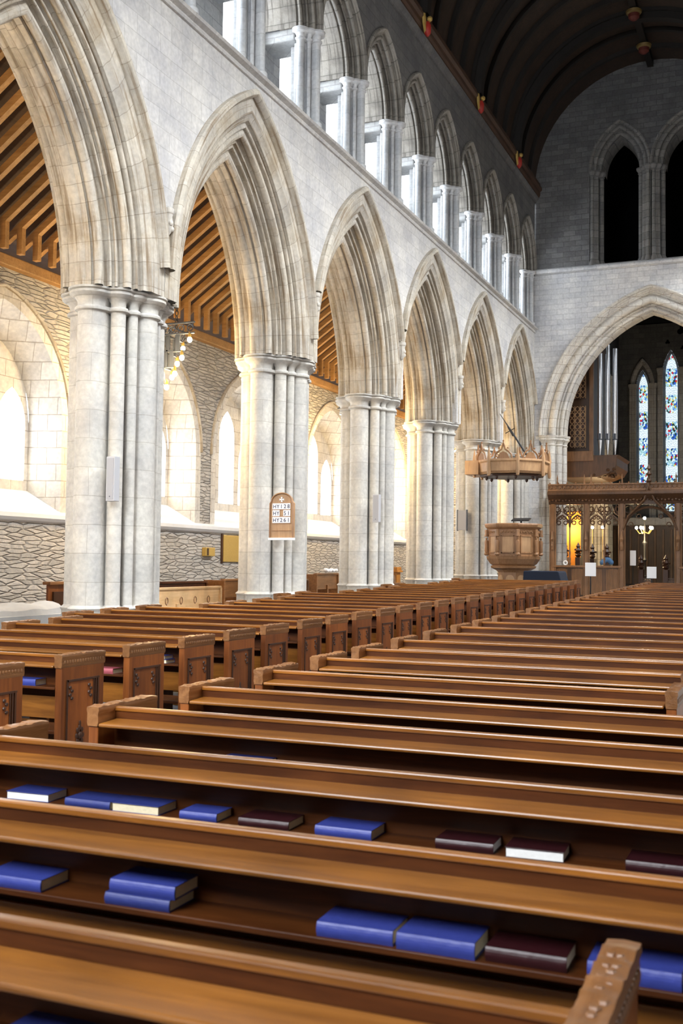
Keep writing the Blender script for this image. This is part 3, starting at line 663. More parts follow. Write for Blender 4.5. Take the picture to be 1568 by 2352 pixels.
# ---- chancel
CY1=60
mb=MB(); mb.box(-9.1,-8.9,EY+1,CY1,-1.3,16); struct(mb.build('wall_chancel_left',M['grey']))
mb=MB(); mb.box(-1.1,-.9,EY+1,CY1,-1.3,16); struct(mb.build('wall_chancel_right',M['grey']))
mb=MB(); 
EW=[(-7.65,.22,3.6,9.6,.8),(-6.19,.30,3.0,10.3,1.1),(-4.97,.34,3.0,10.8,1.2),(-3.75,.30,3.0,10.3,1.1),(-2.29,.22,3.6,9.6,.8)]
wall_sheet(mb,lambda a,z:(a,CY1,z),-9.1,-.9,-1.3,16,[(c,h+.12,si-.1,sp,ri+.18) for c,h,si,sp,ri in EW],8)
for c,h,si,sp,ri in EW: reveal(mb,lambda a,z:(a,CY1,z),outline(c,h+.12,si-.1,sp,ri+.18,8),lambda a,z:(a,CY1+.35,z),outline(c,h,si,sp,ri,8))
struct(mb.build('wall_chancel_end',M['grey']))
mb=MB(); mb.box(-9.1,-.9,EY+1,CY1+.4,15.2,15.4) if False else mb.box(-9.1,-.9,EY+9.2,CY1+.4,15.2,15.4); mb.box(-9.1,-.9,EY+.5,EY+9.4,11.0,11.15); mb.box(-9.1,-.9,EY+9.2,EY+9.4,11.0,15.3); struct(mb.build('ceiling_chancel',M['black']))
for c,h,si,sp,ri in EW:
    base=(c,CY1,si); mb=MB(base); o=outline(c,h,si,sp,ri,8); mb.add([(a,CY1+.34,z) for a,z in o],[tuple(range(len(o)))]); struct(mb.build('window_%d'%k,M['stained'])); k+=1
for c,z,r in [(-5.58,12.6,.30),(-6.35,12.0,.13),(-5.58,11.65,.12)]:
    base=(c,CY1,z); mb=MB(base)
    for q in range(3):
        an=PI/2+q*2*PI/3; mb.lathe([(r*.55,-.01),(r*.55,.01)],(0,0,0),14) if False else None
        cx,cz=c+r*.5*math.cos(an),z+r*.5*math.sin(an)
        mb.add([(cx+r*.5*math.cos(w*PI/7),CY1-.01-.002*q,cz+r*.5*math.sin(w*PI/7)) for w in range(14)],[tuple(range(14))])
    struct(mb.build('window_%d'%k,M['stained'])); k+=1
area('daylight_east_window',(CX,CY1+1.2,8),(-PI/2,0,0),6,9,200,(.85,.93,1))
# pale wall shafts and arch around the small lancet
for c,l in ((-8.15,'left'),(-7.12,'right')):
    base=(c,CY1,-1); mb=MB(base)
    for q in (-.12,0,.13): mb.lathe([(.07,-1),(.07,9.5),(.12,9.7),(.12,9.8)],(c+q,CY1-.15,0),10)
    tag(mb.build('wall_shafts',M['dress'],smooth=True),'tall slender stone shafts %s of the small stained glass lancet'%l,'shaft')
base=(-7.65,CY1,9.6); mb=MB(base); sweep_arch(mb,[(0,0),(-.15,.02),(-.2,.1),(-.1,.2),(0,.25)],lambda u,a,z:(-7.65+a,CY1+u,9.7+z),.65,1.5,10)
tag(mb.build('lancet_hood',M['dress'],smooth=True),'pointed stone moulding over the small stained glass lancet','arch')
for c in (-6.72,-5.62):
    base=(c,CY1,-1); mb=MB(base)
    for q in (-.09,.0,.09): mb.lathe([(.06,-1),(.06,10.3),(.1,10.5),(.1,10.6)],(c+q,CY1-.12,0),10)
    tag(mb.build('wall_shafts',M['dress'],smooth=True),'tall slender stone shafts %s of the large stained glass light'%('left' if c<-6 else 'right'),'shaft')
base=(-8.6,52,-1); mb=MB(base); mb.box(-8.9,-8.2,51,53,-1,9); 
for q in range(3): mb.lathe([(.12,-1),(.12,9)],(-8.15,51.3+.5*q,0),12)
tag(mb.build('wall_pier',M['dress'],smooth=True),'pale stone wall pier beside the organ pipes in the chancel','pier')
# ================================================================ PEWS
def pew(xl, xr, name_label, carved_right):
    """pew with its west edge at y=0 and the floor at z=0; people sit facing east"""
    base=(0,0,0); t=bpy.data.objects.new('pew',None); C.objects.link(t); t['category']='pew'; t['label']=name_label
    t.empty_display_size=.2
    for s,xe in ((1,xl),(-1,xr)):
        mb=MB(); x0,x1=(xe,xe+.06*s) if s>0 else (xe-.06,xe)
        mb.prism([(0,0),(.55,0),(.55,.98),(0,.98)],lambda u,v,w:(w,u,v),x0,x1)
        e=mb.build('pew_end',M['pewend'],t,bevel=.006)
        # carved coping with uneven leafwork on top
        mb=MB(); n=26; rows=[]
        for k in range(n+1):
            y=-.008+.566*k/n; a=0 if k in (0,1,n-1,n) else random.uniform(-.004,.011); b=0 if k in (0,1,n-1,n) else random.uniform(-.004,.011)
            xm=(x0+x1)/2; hw=abs(x1-x0)/2
            rows.append([(xm-hw-.0,y,.955),(xm-hw-.005,y,.975),(xm-hw-.003,y,1.02),(xm-hw-.008,y,1.035),(xm-hw-.006,y,1.053+a),(xm,y,1.056+b),(xm+hw+.006,y,1.053+(a+b)/2),(xm+hw+.008,y,1.035),(xm+hw+.003,y,1.02),(xm+hw+.005,y,.975),(xm+hw,y,.955)])
        mb.grid(rows,True); mb.add(rows[0],[tuple(range(11))[::-1]]); mb.add(rows[-1],[tuple(range(11))])
        for k in range(15):
            for q in (-1,1):
                if random.random()<.75: mb.ball(((x0+x1)/2+q*.016*random.random(),.03+.033*k,1.054),.009+.005*random.random(),1.0,1.3,.6,6)
        for k in range(16):
            xx=x1+.012 if s<0 else x0-.012
            mb.ball((xx-.010*(1 if s<0 else -1),.03+.033*k,.998),.014,.6,1.1,1.3,6)
        mb.build('carved_coping',M['pewcarve'],e,True)
        # sunk panel with mouldings and leaf ornament on the outer face
        xo=x1 if s<0 else x0; d=1 if s<0 else -1
        mb=MB()
        for a,b,c_,q in ((.09,.44,.84,.87),):
            pass
        def fr(y0,y1,z0,z1,px): mb.box(min(xo,xo+d*px),max(xo,xo+d*px),y0,y1,z0,z1)
        fr(.06,.075,.1,.86,.010); fr(.06,.48,.845,.86,.010)
        for k,(ya) in enumerate((.40,.425,.452)): fr(ya,ya+.014,.1,.86,.008+.003*k)
        mb.build('panel_moulding',M['pewdark'],e)
        mb=MB(); mb.box(min(xo,xo+d*.003),max(xo,xo+d*.003),.080,.40,.10,.84); mb.build('sunk_panel',M['pewend'],e)
        mb=MB()
        for (yy,zz,sc) in ((.235,.42,1.0),):
            for k in range(8):
                an=k*PI/4; mb.ball((xo+d*.006,yy+.035*math.cos(an),zz+.06*math.sin(an)),.020*sc,.5,1,1.2,7)
            mb.ball((xo+d*.008,yy,zz),.026,.6,1,1.2,8); mb.ball((xo+d*.006,yy,zz+.09),.018,.5,.8,1.8,7); mb.ball((xo+d*.006,yy,zz-.09),.018,.5,.8,1.8,7)
        mb.build('carved_rosette',M['pewdark'],e,True)
        for yy in (.115,.36):
            mb=MB()
            for k in range(4): mb.ball((xo+d*.006,yy+(.012 if k%2 else -.012),.80-.028*k),.017,.5,1,1,7)
            mb.build('carved_leaf',M['pewdark'],e,True)
    a,b=xl+.06,xr-.06
    mb=MB(); mb.prism([(.150,.60),(.162,.60),(.172,1.02),(.150,1.02)],lambda u,v,w:(w,u,v),a,b); mb.build('back_panel',M['pew'],t)
    mb=MB(); mb.box(a,b,.142,.178,1.018,1.042); mb.build('top_rail',M['pewtop'],t,bevel=.006)
    mb=MB(); mb.prism([(-.018,.953),(.15,.962),(.15,.980),(-.018,.972)],lambda u,v,w:(w,u,v),a+.012,b-.012); mb.build('book_ledge',M['pewtop'],t,bevel=.007)
    mb=MB(); mb.box(a,b,-.005,.152,.788,.808); mb.build('book_shelf',M['pew'],t,bevel=.004)
    mb=MB(); mb.box(a,b,.165,.53,.42,.45); mb.build('seat',M['pew'],t,bevel=.006)
    mb=MB(); mb.box(a,b,.12,.14,.55,.72); mb.box(a,b,-.02,.10,.16,.19); mb.build('kneeling_rail',M['pewtop'],t,bevel=.004)
    nb=3
    for k in range(1,nb):
        xx=a+(b-a)*k/nb; mb=MB(); mb.box(xx-.012,xx+.012,.0,.15,.60,.95) if False else mb.box(xx-.015,xx+.015,.17,.50,.0,.42); mb.build('seat_support',M['pew'],t)
    return t
ordw=['first','second','third','fourth','fifth','sixth','seventh','eighth','ninth','tenth','eleventh','twelfth','thirteenth','fourteenth','fifteenth','sixteenth','seventeenth','eighteenth','nineteenth','twentieth','twenty-first','twenty-second','twenty-third','twenty-fourth','twenty-fifth','twenty-sixth','twenty-seventh','twenty-eighth','twenty-ninth','thirtieth','thirty-first']
RB=[2.067,2.996,3.975,4.95,5.865,6.84,7.77,8.60,9.55,10.48,11.40,12.25,13.1]
while RB[-1]<26.6: RB.append(RB[-1]+.895)
pa=None; pb=None; pc=None
for i,yb in enumerate(RB):
    y0=yb-.15
    if i==0:
        o=pew(-3.42,-.325,'x',False); first=o
    elif i<5:
        if pa is None: pa=pew(-3.42,-.02,'x',False); o=pa
        else: o=copy_tree(pa)
    else:
        if pb is None: pb=pew(-3.42,-.66,'x',False); o=pb
        else: o=copy_tree(pb)
    lab=['oak pew nearest the camera, its carved end cap in the bottom right corner','oak pew with a row of blue books, second from the bottom of the picture','oak pew with blue, maroon and white edged books, third from the bottom'][i] if i<3 else 'oak pew right of the centre aisle, %s row from the camera'%ordw[i]
    place(o,0,y0,fz(y0),lab,'oak pews right of the aisle')
LB=[6.05,7.05,7.96,8.85,9.70,10.50,11.42,12.22,13.05,13.92,14.70]
while LB[-1]<27.2: LB.append(LB[-1]+.885)
pa=pb=None
for i,yb in enumerate(LB):
    y0=yb-.15; near=min(abs(y0-p) for p in STOPS)<1.75
    if near:
        if pa is None: pa=pew(-7.95,-5.17,'x',True); o=pa
        else: o=copy_tree(pa)
    else:
        if pb is None: pb=pew(-8.45,-5.17,'x',True); o=pb
        else: o=copy_tree(pb)
    lab='oak pew left of the aisle with its carved end cut by the left edge' if i==0 else 'oak pew left of the centre aisle, %s carved end from the left edge'%ordw[i]
    place(o,0,y0,fz(y0),lab,'oak pews left of the aisle')

# ================================================================ BOOKS
def book(x,y,z,w,d,h,rz,cov,label,pages_front=False,pagem='pages',shelf=None):
    """lying book, front-left corner at x,y; spine towards the camera unless pages_front"""
    t=thing('hymn_book',label,'book',(x,y,z),'books on the pew shelves',rz)
    mb=MB()
    c=.0025; s=-1
    if pages_front:
        mb.box(0,w,0,d,0,c); mb.box(0,w,0,d,h-c,h); mb.box(0,w,d-c,d,0,h)
        cv=mb.build('cover',M[cov],t,bevel=.001); mb=MB(); mb.box(.004,w-.004,.004,d-c,c,h-c); mb.build('page_block',M[pagem],t)
    else:
        mb.box(0,w,0,d,0,c); mb.box(0,w,0,d,h-c,h)
        n=6; pr=[(0-.006*math.sin(PI*k/n), h*k/n) for k in range(n+1)]+[(c,h),(c,0)]
        mb.prism(pr,lambda u,v,q:(q,u,v),0,w)
        cv=mb.build('cover',M[cov],t,bevel=.001)
        mb=MB(); mb.box(.004,w-.004,c,d-.005,c,h-c); mb.build('page_block',M[pagem],t)
        mb=MB()
        for q in (.16,.22,.78,.84): mb.box(w*q,w*q+.002,-.0072,-.004,.004,h-.004)
        mb.build('spine_band',M['gold' if 'maroon' in cov else 'blued'],t) if False else None
    return t
def shz(yb): return fz(yb-.15)+.808
y2=2.996-.15
z2=shz(2.996)
book(-2.42,y2-.0,z2,.226,.155,.038,.02,'blue','blue hymn book at the left edge on the lowest full shelf')
book(-1.952,y2-.0,z2,.226,.155,.036,.01,'blued','lower of two stacked blue hymn books on the near shelf')
book(-1.938,y2+.004,z2+.0365,.226,.155,.040,.02,'blue','upper of two stacked blue hymn books on the near shelf')
book(-1.250,y2+.004,z2,.224,.15,.042,.03,'blue','blue hymn book left of the touching pair on the near shelf')
book(-1.012,y2-.0,z2,.219,.15,.046,.0,'blue','blue hymn book right of the touching pair, beside the maroon one')
book(-.768,y2+.012,z2,.214,.15,.040,.0,'maroon','dark maroon ribbed book beside the blue pair on the near shelf',pagem='pagesw')
book(-.50,y2+.002,z2,.23,.15,.046,.0,'blue','blue hymn book behind the carved end cap at bottom right')
y1=3.975-.15; z1=shz(3.975)
book(-3.14,y1,z1,.213,.15,.034,.05,'blued','leftmost book on the second shelf, blue with white page edge in front',True,'pagesw')
book(-2.832,y1,z1,.222,.15,.034,.0,'blued','blue hymn book touching the white-edged one on the second shelf')
book(-2.604,y1,z1,.222,.15,.036,.02,'blued','blue covered book with cream page edge in front, second shelf centre left',True,'pages')
book(-2.28,y1,z1,.165,.135,.034,.03,'blue','small blue book alone on the second shelf')
book(-2.016,y1,z1,.214,.15,.034,.02,'maroon','maroon book with cream pages on the second shelf beside the small blue one')
book(-1.69,y1,z1,.228,.15,.038,.0,'blue','blue hymn book near the centre of the second shelf')
book(-1.218,y1+.01,z1,.213,.15,.036,.02,'maroon','dark maroon book left of the white-edged one on the second shelf',pagem='pagesw')
book(-.96,y1,z1,.207,.15,.036,.04,'maroon','dark book showing a bright white page edge on the second shelf',True,'pagesw')
book(-.544,y1,z1,.23,.15,.038,.0,'maroon','dark maroon ribbed book at the right edge on the second shelf')
book(-2.66,4.95-.15,shz(4.95),.26,.15,.04,-.02,'blued','dark blue book barely showing above the third rail')
book(-1.60,2.067-.145,shz(2.067),.23,.16,.04,0,'blued','blue book peeping out at the bottom left corner')
def lb(i,x,w,d,h,cov,label,pf=False,pm='pages',dz=0,rz=0): return book(x,LB[i]-.15,shz(LB[i])+dz,w,d,h,rz,cov,label,pf,pm)
lb(1,-5.66,.24,.15,.05,'blue','blue book with cream pages on the shelf of the leftmost full pew end',rz=.05)
lb(2,-5.60,.27,.15,.045,'maroonl','faded red book on the shelf beside the second carved pew end')
lb(3,-5.62,.26,.15,.035,'blued','lower of two stacked cream edged books beside the third pew end',True)
lb(3,-5.63,.25,.15,.035,'blued','upper of two stacked cream edged books beside the third pew end',True,dz=.036)
lb(4,-5.62,.2,.15,.035,'blue','blue book on the shelf beside the fourth carved pew end from the left',rz=.1)
lb(5,-5.60,.2,.15,.045,'blue','blue book on the shelf beside the fifth carved pew end from the left',rz=.05)
lb(6,-5.60,.2,.15,.035,'blue','blue book on the shelf beside the sixth carved pew end from the left')
lb(7,-5.55,.2,.15,.03,'blued','book with white page edge beside the seventh pew end from the left',True,'pagesw')

# ================================================================ ON THE PIERS
def speaker_box(x,y,z0,z1,w,label,grp='column speakers on the piers'):
    t=thing('column_speaker',label,'speaker',(x,y,z0),grp,-.12)
    mb=MB(); mb.box(-w/2,w/2,-.06,.06,0,z1-z0); mb.build('cabinet',M['spk'],t,bevel=.006)
    mb=MB(); mb.box(-w/2+.02,w/2-.02,-.065,-.055,.025,z1-z0-.025); mb.build('grille',M['spkg'],t)
    mb=MB(); mb.lathe([(.011,-.001),(.011,.0)],(0,0,0),10) if False else mb.ball((0,-.066,.07),.010); mb.build('badge',M['iron'],t)
speaker_box(-9.62,13.98,.90,1.58,.165,'tall white column speaker on the nearest stone pier')
speaker_box(-9.55,25.1,1.02,1.70,.17,'white column speaker on the third pier from the left')
t=thing('clear_panel','slim pale grey noticeboard panel on the pier left of the pulpit','panel',(-10.32,35.12,1.15),None,-.2)
mb=MB(); mb.box(-.17,.17,-.02,.02,0,.66); mb.build('board',M['spkg'],t,bevel=.004)
mb=MB(); mb.box(-.19,-.16,-.03,.03,-.02,.68); mb.box(.16,.19,-.03,.03,-.02,.68); mb.build('edge_frame',M['iron'],t)
# hymn board
HB=(-9.42,19.50,.47)
t=thing('hymn_board','arched wooden hymn number board on the second pier','sign',HB,None,-.10)
t.scale=(.92,.92,.92); W2=.305; H2=.98
def arcp(w,h0,h1,n=14): return [(-w,h0*0+.0),(-w,h0)]+[(-w*math.cos(PI*k/n)*.86,h0+(h1-h0)*(.25+.75*math.sin(PI*k/n))) for k in range(0,n+1)]+[(w,h0),(w,0)]
mb=MB(); mb.prism(arcp(W2,.76,H2),lambda u,v,q:(u,q,v),-.02,.03); bd=mb.build('backboard',M['pulpitl'],t,bevel=.004)
mb=MB()
o=arcp(W2,.76,H2); 
pts=[(u*.95,-.03,v) for u,v in o]; mb.tube(pts,.018,8); mb.build('moulded_frame',M['pulpit'],t,True)
mb=MB(); mb.box(-W2-.01,W2+.01,-.06,.03,-.03,.02); mb.build('sill_rail',M['white'],t,bevel=.004)
mb=MB()
for zz in (.175,.33,.475,.622,.768): mb.box(-.235,.235,-.034,-.02,zz-.006,zz+.004)
mb.build('slat',M['pulpit'],t)
mb=MB()
for a in range(4):
    an=a*PI/2; mb.prism([(-.006,.0),(.006,0),(.022,.055),(-.022,.055)],lambda u,v,q,an=an:(u*math.cos(an)-v*math.sin(an),q,.845+u*math.sin(an)+v*math.cos(an)),-.032,-.02)
mb.build('cross_inlay',M['sill'],t)
def card(x0,x1,z0,z1,txts):
    mb=MB(); mb.box(x0,x1,-.036,-.03,z0,z1); c_=mb.build('number_card',M['white'],t)
    for s_,x,sz in txts:
        cu=bpy.data.curves.new('numeral','FONT'); cu.body=s_; cu.size=sz; cu.align_x='CENTER'; cu.extrude=.001; cu.offset=.0012
        o_=bpy.data.objects.new('numeral_'+('text'),cu); C.objects.link(o_); dg=bpy.context.evaluated_depsgraph_get(); me=bpy.data.meshes.new_from_object(o_.evaluated_get(dg)); bpy.data.objects.remove(o_)
        me.materials.clear(); me.materials.append(M['ink']); m_=bpy.data.objects.new('lettering',me); C.objects.link(m_); m_.parent=c_
        m_.rotation_euler=(PI/2,0,0); m_.location=(x,-.0375,z0+.022)
for r_,row in enumerate((('HY','1','2','8'),('HY',None,'5','1'),('HY','2','6','1'))):
    z0=.633-.147*r_
    card(-.225,-.045,z0,z0+.13,[('H',-.17,.115),('Y',-.085,.115)])
    for q in range(3):
        ch=row[q+1]
        if ch: card(-.042+.09*q,.044+.09*q,z0,z0+.13,[(ch,.0+.09*q,.120)])

# ================================================================ PULPIT
PX,PY=-8.30,34.0; pf=fz(PY)
t=thing('pulpit','carved oak pulpit with statues at the corners and a projecting bookrest','pulpit',(PX,PY,pf))
def octp(r,ph=PI/8,n=8): return [(r*math.cos(ph+2*PI*k/n),r*math.sin(ph+2*PI*k/n)) for k in range(n)]
b=(PX,PY,pf)
mb=MB(b); mb.lathe([(.62,pf),(.62,pf+.12),(.50,pf+.2),(.48,-.22),(.54,-.16),(.66,-.1)],(PX,PY,0),8,PI/8); mb.build('stem',M['pulpit'],t)
mb=MB(b)
for k in range(8):
    an=k*PI/4; ca,sa=math.cos(an),math.sin(an); r=.455
    o=outline(0,.13,pf+.25,-.42,.12,6); mb.prism(o,lambda u,v,w:(PX+ca*(r+w)-sa*u,PY+sa*(r+w)+ca*u,v),-.02,.01)
mb.build('stem_panel',M['pulpitl'],t)
mb=MB(b); mb.lathe([(.62,-.12),(.70,-.08),(.72,-.03),(.66,.0),(.74,.05),(.84,.2),(.86,.28)],(PX,PY,0),8,PI/8); mb.build('moulded_base',M['pulpit'],t)
mb=MB(b); mb.lathe([(.80,.26),(.80,1.12),(.86,1.16),(.90,1.20),(.92,1.27),(.90,1.31),(.80,1.31),(.78,1.0)],(PX,PY,0),8,PI/8); mb.build('body',M['pulpit'],t)
for k in range(8):
    an=k*PI/4; ca,sa=math.cos(an),math.sin(an); r=.80*math.cos(PI/8)
    f=lambda u,v,w,ca=ca,sa=sa,r=r:(PX+ca*(r+w)-sa*u,PY+sa*(r+w)+ca*u,v)
    if ca<-.3 and sa>.3: continue
    mb=MB(b); mb.prism([(-.17,.42),(.17,.42),(.17,.90),(-.17,.90)],f,-.01,.008); pn=mb.build('panel',M['pulpitl'],t)
    mb=MB(b)
    for (u0,u1,v0,v1) in ((-.21,-.17,.38,.94),(.17,.21,.38,.94),(-.21,.21,.38,.42),(-.21,.21,.90,.94)): mb.prism([(u0,v0),(u1,v0),(u1,v1),(u0,v1)],f,0,.03)
    mb.prism([(-.2,.28),(.2,.28),(.2,.34),(-.2,.34)],f,0,.02)
    mb.build('panel_frame',M['pulpit'],t,bevel=.005)
    mb=MB(b)
    for q in range(9):
        u=-.2+.05*q; p=f(u,1.03+.03*(q%2),.03); mb.ball(p,.028,1,1,1.1,6)
        p=f(u,.30,.02); mb.ball(p,.016,1,1,1,6)
    mb.build('leaf_carving',M['pulpit'],t,True)
    an2=an+PI/8; cx,cy=PX+.86*math.cos(an2),PY+.86*math.sin(an2)
    mb=MB(b); mb.lathe([(.04,.30),(.075,.34),(.07,.38),(.05,.40),(.062,.46),(.055,.60),(.065,.72),(.05,.78),(.02,.80)],(cx,cy,0),8); mb.ball((cx,cy,.835),.036); mb.lathe([(.07,.90),(.075,.94),(.05,1.0),(.06,1.06),(.05,1.12)],(cx,cy,0),8)
    mb.build('statue',M['pulpit'],t,True)
mb=MB(b); mb.prism([(-.28,0),(.28,.0),(.28,.03),(-.28,.03)],lambda u,v,w:(PX+.30+u,PY-.25+w,1.42+v+.25*w),-.18,.18); mb.lathe([(.03,1.28),(.03,1.42)],(PX+.3,PY-.25,0),8); mb.build('bookrest',M['ironblack'],t)
# tester (sounding board) over the pulpit
TX,TY=-8.38,34.05
t=thing('pulpit_canopy','octagonal oak sounding board with carved gables hanging above the pulpit','canopy',(TX,TY,2.85))
b=(TX,TY,2.85)
mb=MB(b); mb.lathe([(.2,2.86),(1.05,2.86),(1.14,2.93),(1.17,3.20),(1.22,3.24),(1.22,3.30),(1.0,3.30)],(TX,TY,0),8,PI/8); mb.build('tester',M['pulpitl'],t,bevel=.01)
mb=MB(b); mb.box(TX-1.35,TX-.9,TY-.7,TY+.5,2.85,3.3); mb.build('side_bracket',M['pulpitl'],t,bevel=.02)
mb=MB(b); mb.lathe([(1.02,2.84),(1.0,2.80),(.9,2.78),(.3,2.8)],(TX,TY,0),8,PI/8)
for k in range(8):
    an=PI/8+k*PI/4; mb.lathe([(.01,2.68),(.05,2.73),(.05,2.79)],(TX+.8*math.cos(an),TY+.8*math.sin(an),0),8)
mb.build('underside',M['pewdark'],t)
for k in range(8):
    an=k*PI/4; ca,sa=math.cos(an),math.sin(an); r=1.10
    f=lambda u,v,w,ca=ca,sa=sa,r=r:(TX+ca*(r+w)-sa*u,TY+sa*(r+w)+ca*u,v)
    mb=MB(b)
    pts=[f(-.27,3.30,0),f(-.25,3.42,0),f(-.16,3.52,0),f(-.06,3.58,0),f(-.03,3.70,0),f(0,3.80,0),f(.03,3.70,0),f(.06,3.58,0),f(.16,3.52,0),f(.25,3.42,0),f(.27,3.30,0)]
    mb.tube(pts,.028,6); mb.prism([(-.2,3.3),(.2,3.3),(.12,3.46),(0,3.52),(-.12,3.46)],f,-.015,.015)
    for q in (-1,1): mb.ball(f(q*.14,3.62,0),.035,1,1,1,6); mb.ball(f(0,3.84,0),.03,1,1,1.4,6)
    mb.build('gable',M['pulpit'],t,True)
    an2=an+PI/8; cx,cy=TX+1.19*math.cos(an2),TY+1.19*math.sin(an2)
    mb=MB(b); mb.lathe([(.05,2.82),(.06,2.86),(.05,3.2),(.07,3.3),(.05,3.4),(.03,3.55),(.005,3.68)],(cx,cy,0),6); mb.ball((cx,cy,2.80),.05,1,1,.8,8); mb.build('pinnacle',M['pulpitl'],t,True)
# iron cross and rod rising from the canopy
t=thing('iron_cross','slanting black iron rod with a small crosspiece above the canopy','cross',(-7.85,34,3.45))
mb=MB((-7.85,34,3.45)); mb.tube([(-8.77,34,4.84),(-8.35,34,4.2),(-7.85,34,3.42)],[.008,.03,.03],8); mb.build('rod',M['ironblack'],t,True)
mb=MB((-7.85,34,3.45)); mb.tube([(-8.58,34,4.20),(-8.28,34,4.36)],.014,6); mb.tube([(-8.52,34,4.42),(-8.34,34,4.1)],.014,6); mb.build('crosspiece',M['ironblack'],t,True)
# navy cloth covered piano
b=(-6.85,32,fz(32)); mb=MB(b); f0=fz(32)
rows=[]
for (z,g) in ((f0+.05,.0),(-.50,-.01),(-.20,-.10),(-.15,-.14)):
    rows.append([(-7.42-g*.2,31.5,z),(-6.27+g*.9,31.5,z),(-6.27+g*.9,32.6,z),(-7.42-g*.2,32.6,z)])
mb.grid(rows,True); mb.add(rows[-1],[(0,1,2,3)])
tag(mb.build('covered_piano',M['navy'],bevel=.03,seg=3),'piano under a navy cloth beside the foot of the pulpit','piano')
def sign_stand(x,y,z,label,w=.21,h=.30):
    f=fz(y); t=thing('notice_stand',label,'sign',(x,y,f),'white notices on stands')
    mb=MB((x,y,f)); mb.box(x-w/2-.03,x+w/2+.03,y-.01,y+.01,z,z+h*1.15); mb.build('notice',M['white'],t,bevel=.004)
    mb=MB((x,y,f)); mb.lathe([(.015,f+.02),(.015,z)],(x,y,0),8); mb.build('post',M['ironblack'],t)
    mb=MB((x,y,f)); mb.lathe([(.16,f),(.16,f+.02),(.03,f+.04)],(x,y,0),16); mb.build('foot',M['ironblack'],t)
sign_stand(-4.87,28.1,-.25,'white notice on a stand at the far end of the left pews')
sign_stand(-3.50,29.2,-.29,'white notice on a stand near the far end of the centre aisle',.18,.26)
# varnished lectern between the third and fourth piers
b=(-9.9,27.3,fz(27.3)); f0=b[2]; t=thing('lectern','varnished orange carved wooden lectern between two piers','lectern',b)
mb=MB(b); mb.box(-10.05,-9.75,27.15,27.45,f0,-.22); mb.build('carved_body',M['varnish'],t,bevel=.01)
mb=MB(b); mb.box(-10.1,-9.7,27.1,27.5,-.22,-.17); mb.box(-10.07,-9.73,27.13,27.47,-.17,-.08); mb.build('top_moulding',M['varnish'],t,bevel=.01)
mb=MB(b)
for k in range(3): mb.lathe([(.02,f0+.2),(.03,f0+.5),(.02,-.6),(.035,-.45),(.02,-.3)],(-9.99+.09*k,27.13,0),6)
mb.build('carved_shafts',M['pulpit'],t,True)

# ================================================================ NORTH AISLE THINGS
def chandelier(x,y,label):
    b=(x,y,3.5); t=thing('chandelier',label,'lamp',b,'iron chandeliers of the north aisle')
    for j,(ux,uy) in enumerate(((0,1),(1,0))):
        for (hl,z0,z1) in ((.92,4.66,4.88),(.58,4.30,4.60),(.34,3.98,4.26)):
            if j==1: hl*=.8
            mb=MB(b)
            if z0>4.6:
                for z in (z0,z1): mb.tube([(x-ux*hl,y-uy*hl,z),(x+ux*hl,y+uy*hl,z)],.022,6)
                nn=7
                for q in range(nn):
                    a=-hl+2*hl*(q+.5)/nn; r=.07
                    mb.tube([(x+ux*(a+r*math.cos(w*PI/4)),y+uy*(a+r*math.cos(w*PI/4)),(z0+z1)/2+r*math.sin(w*PI/4)) for w in range(9)],.012,5)
                    mb.tube([(x+ux*(a-.09),y+uy*(a-.09),z0),(x+ux*(a+.09),y+uy*(a+.09),z1)],.01,4)
            else:
                mb.tube([(x-ux*hl*1.1,y-uy*hl*1.1,z0),(x+ux*hl*1.1,y+uy*hl*1.1,z0)],.018,6)
                for a in (-hl*.75,-hl*.25,hl*.25,hl*.75):
                    c0=(x+ux*a,y+uy*a)
                    mb.box(c0[0]-.045*max(ux,.3),c0[0]+.045*max(ux,.3),c0[1]-.045*max(uy,.3),c0[1]+.045*max(uy,.3),z0,z1+.08)
            mb.build('pierced_frame',M['iron'],t)
    mb=MB(b); mb.lathe([(.03,3.62),(.05,3.8),(.03,4.0),(.04,4.9),(.01,5.0)],(x,y,0),8); mb.build('centre_stem',M['iron'],t,True)
    for hl,z in ((.78,4.52),(.56,4.16),(.36,3.84),(.16,3.60)):
        for s,(ux,uy) in [(s,u) for s in (1,-1) for u in ((0,1),(1,0))]:
            if z<3.7 and ux: continue
            k=.8 if ux else 1
            bx,by=x+ux*s*hl*k,y+uy*s*hl*k
            mb=MB(b); mb.ball((bx,by,z),.048,1,1,1.25,12); bl=mb.build('bulb',M['bulb'],t,True)
            mb=MB(b); mb.lathe([(.03,z+.05),(.035,z+.10),(.02,z+.16)],(bx,by,0),8); mb.build('lampholder',M['brass'],bl,True)
    for s in (1,-1):
        mb=MB(b); n=34; z=4.9
        for q in range(n):
            zz=4.92+q*.10; 
            if zz>7.6: break
            r=.035; cx,cy=x,y+s*.5
            mb.tube([(cx+(r*math.cos(w*PI/4) if q%2 else 0),cy+(0 if q%2 else r*math.cos(w*PI/4)),zz+.06*math.sin(w*PI/4)) for w in range(9)],.012,4,False)
        mb.build('chain',M['ironblack'],t)
    l=bpy.data.lights.new('chandelier_glow','POINT'); l.energy=145; l.color=(1,.66,.26); l.shadow_soft_size=.35
    o=bpy.data.objects.new('chandelier_glow',l); C.objects.link(o); o.location=(x,y,4.2+EYE-.9)
chandelier(-12.05,19.2,'black iron chandelier with glowing bulbs hanging behind the nearest pier')
chandelier(-12.05,30.2,'further iron chandelier with only one glowing bulb showing beside the hymn board pier')
chandelier(-12.05,38.6,'iron chandelier at the far east end of the aisle, hidden by the piers')
chandelier(-12.05,8.6,'unseen iron chandelier added to light the first bay, west of the picture edge')  # out of view, added for its light on the first arcade bay
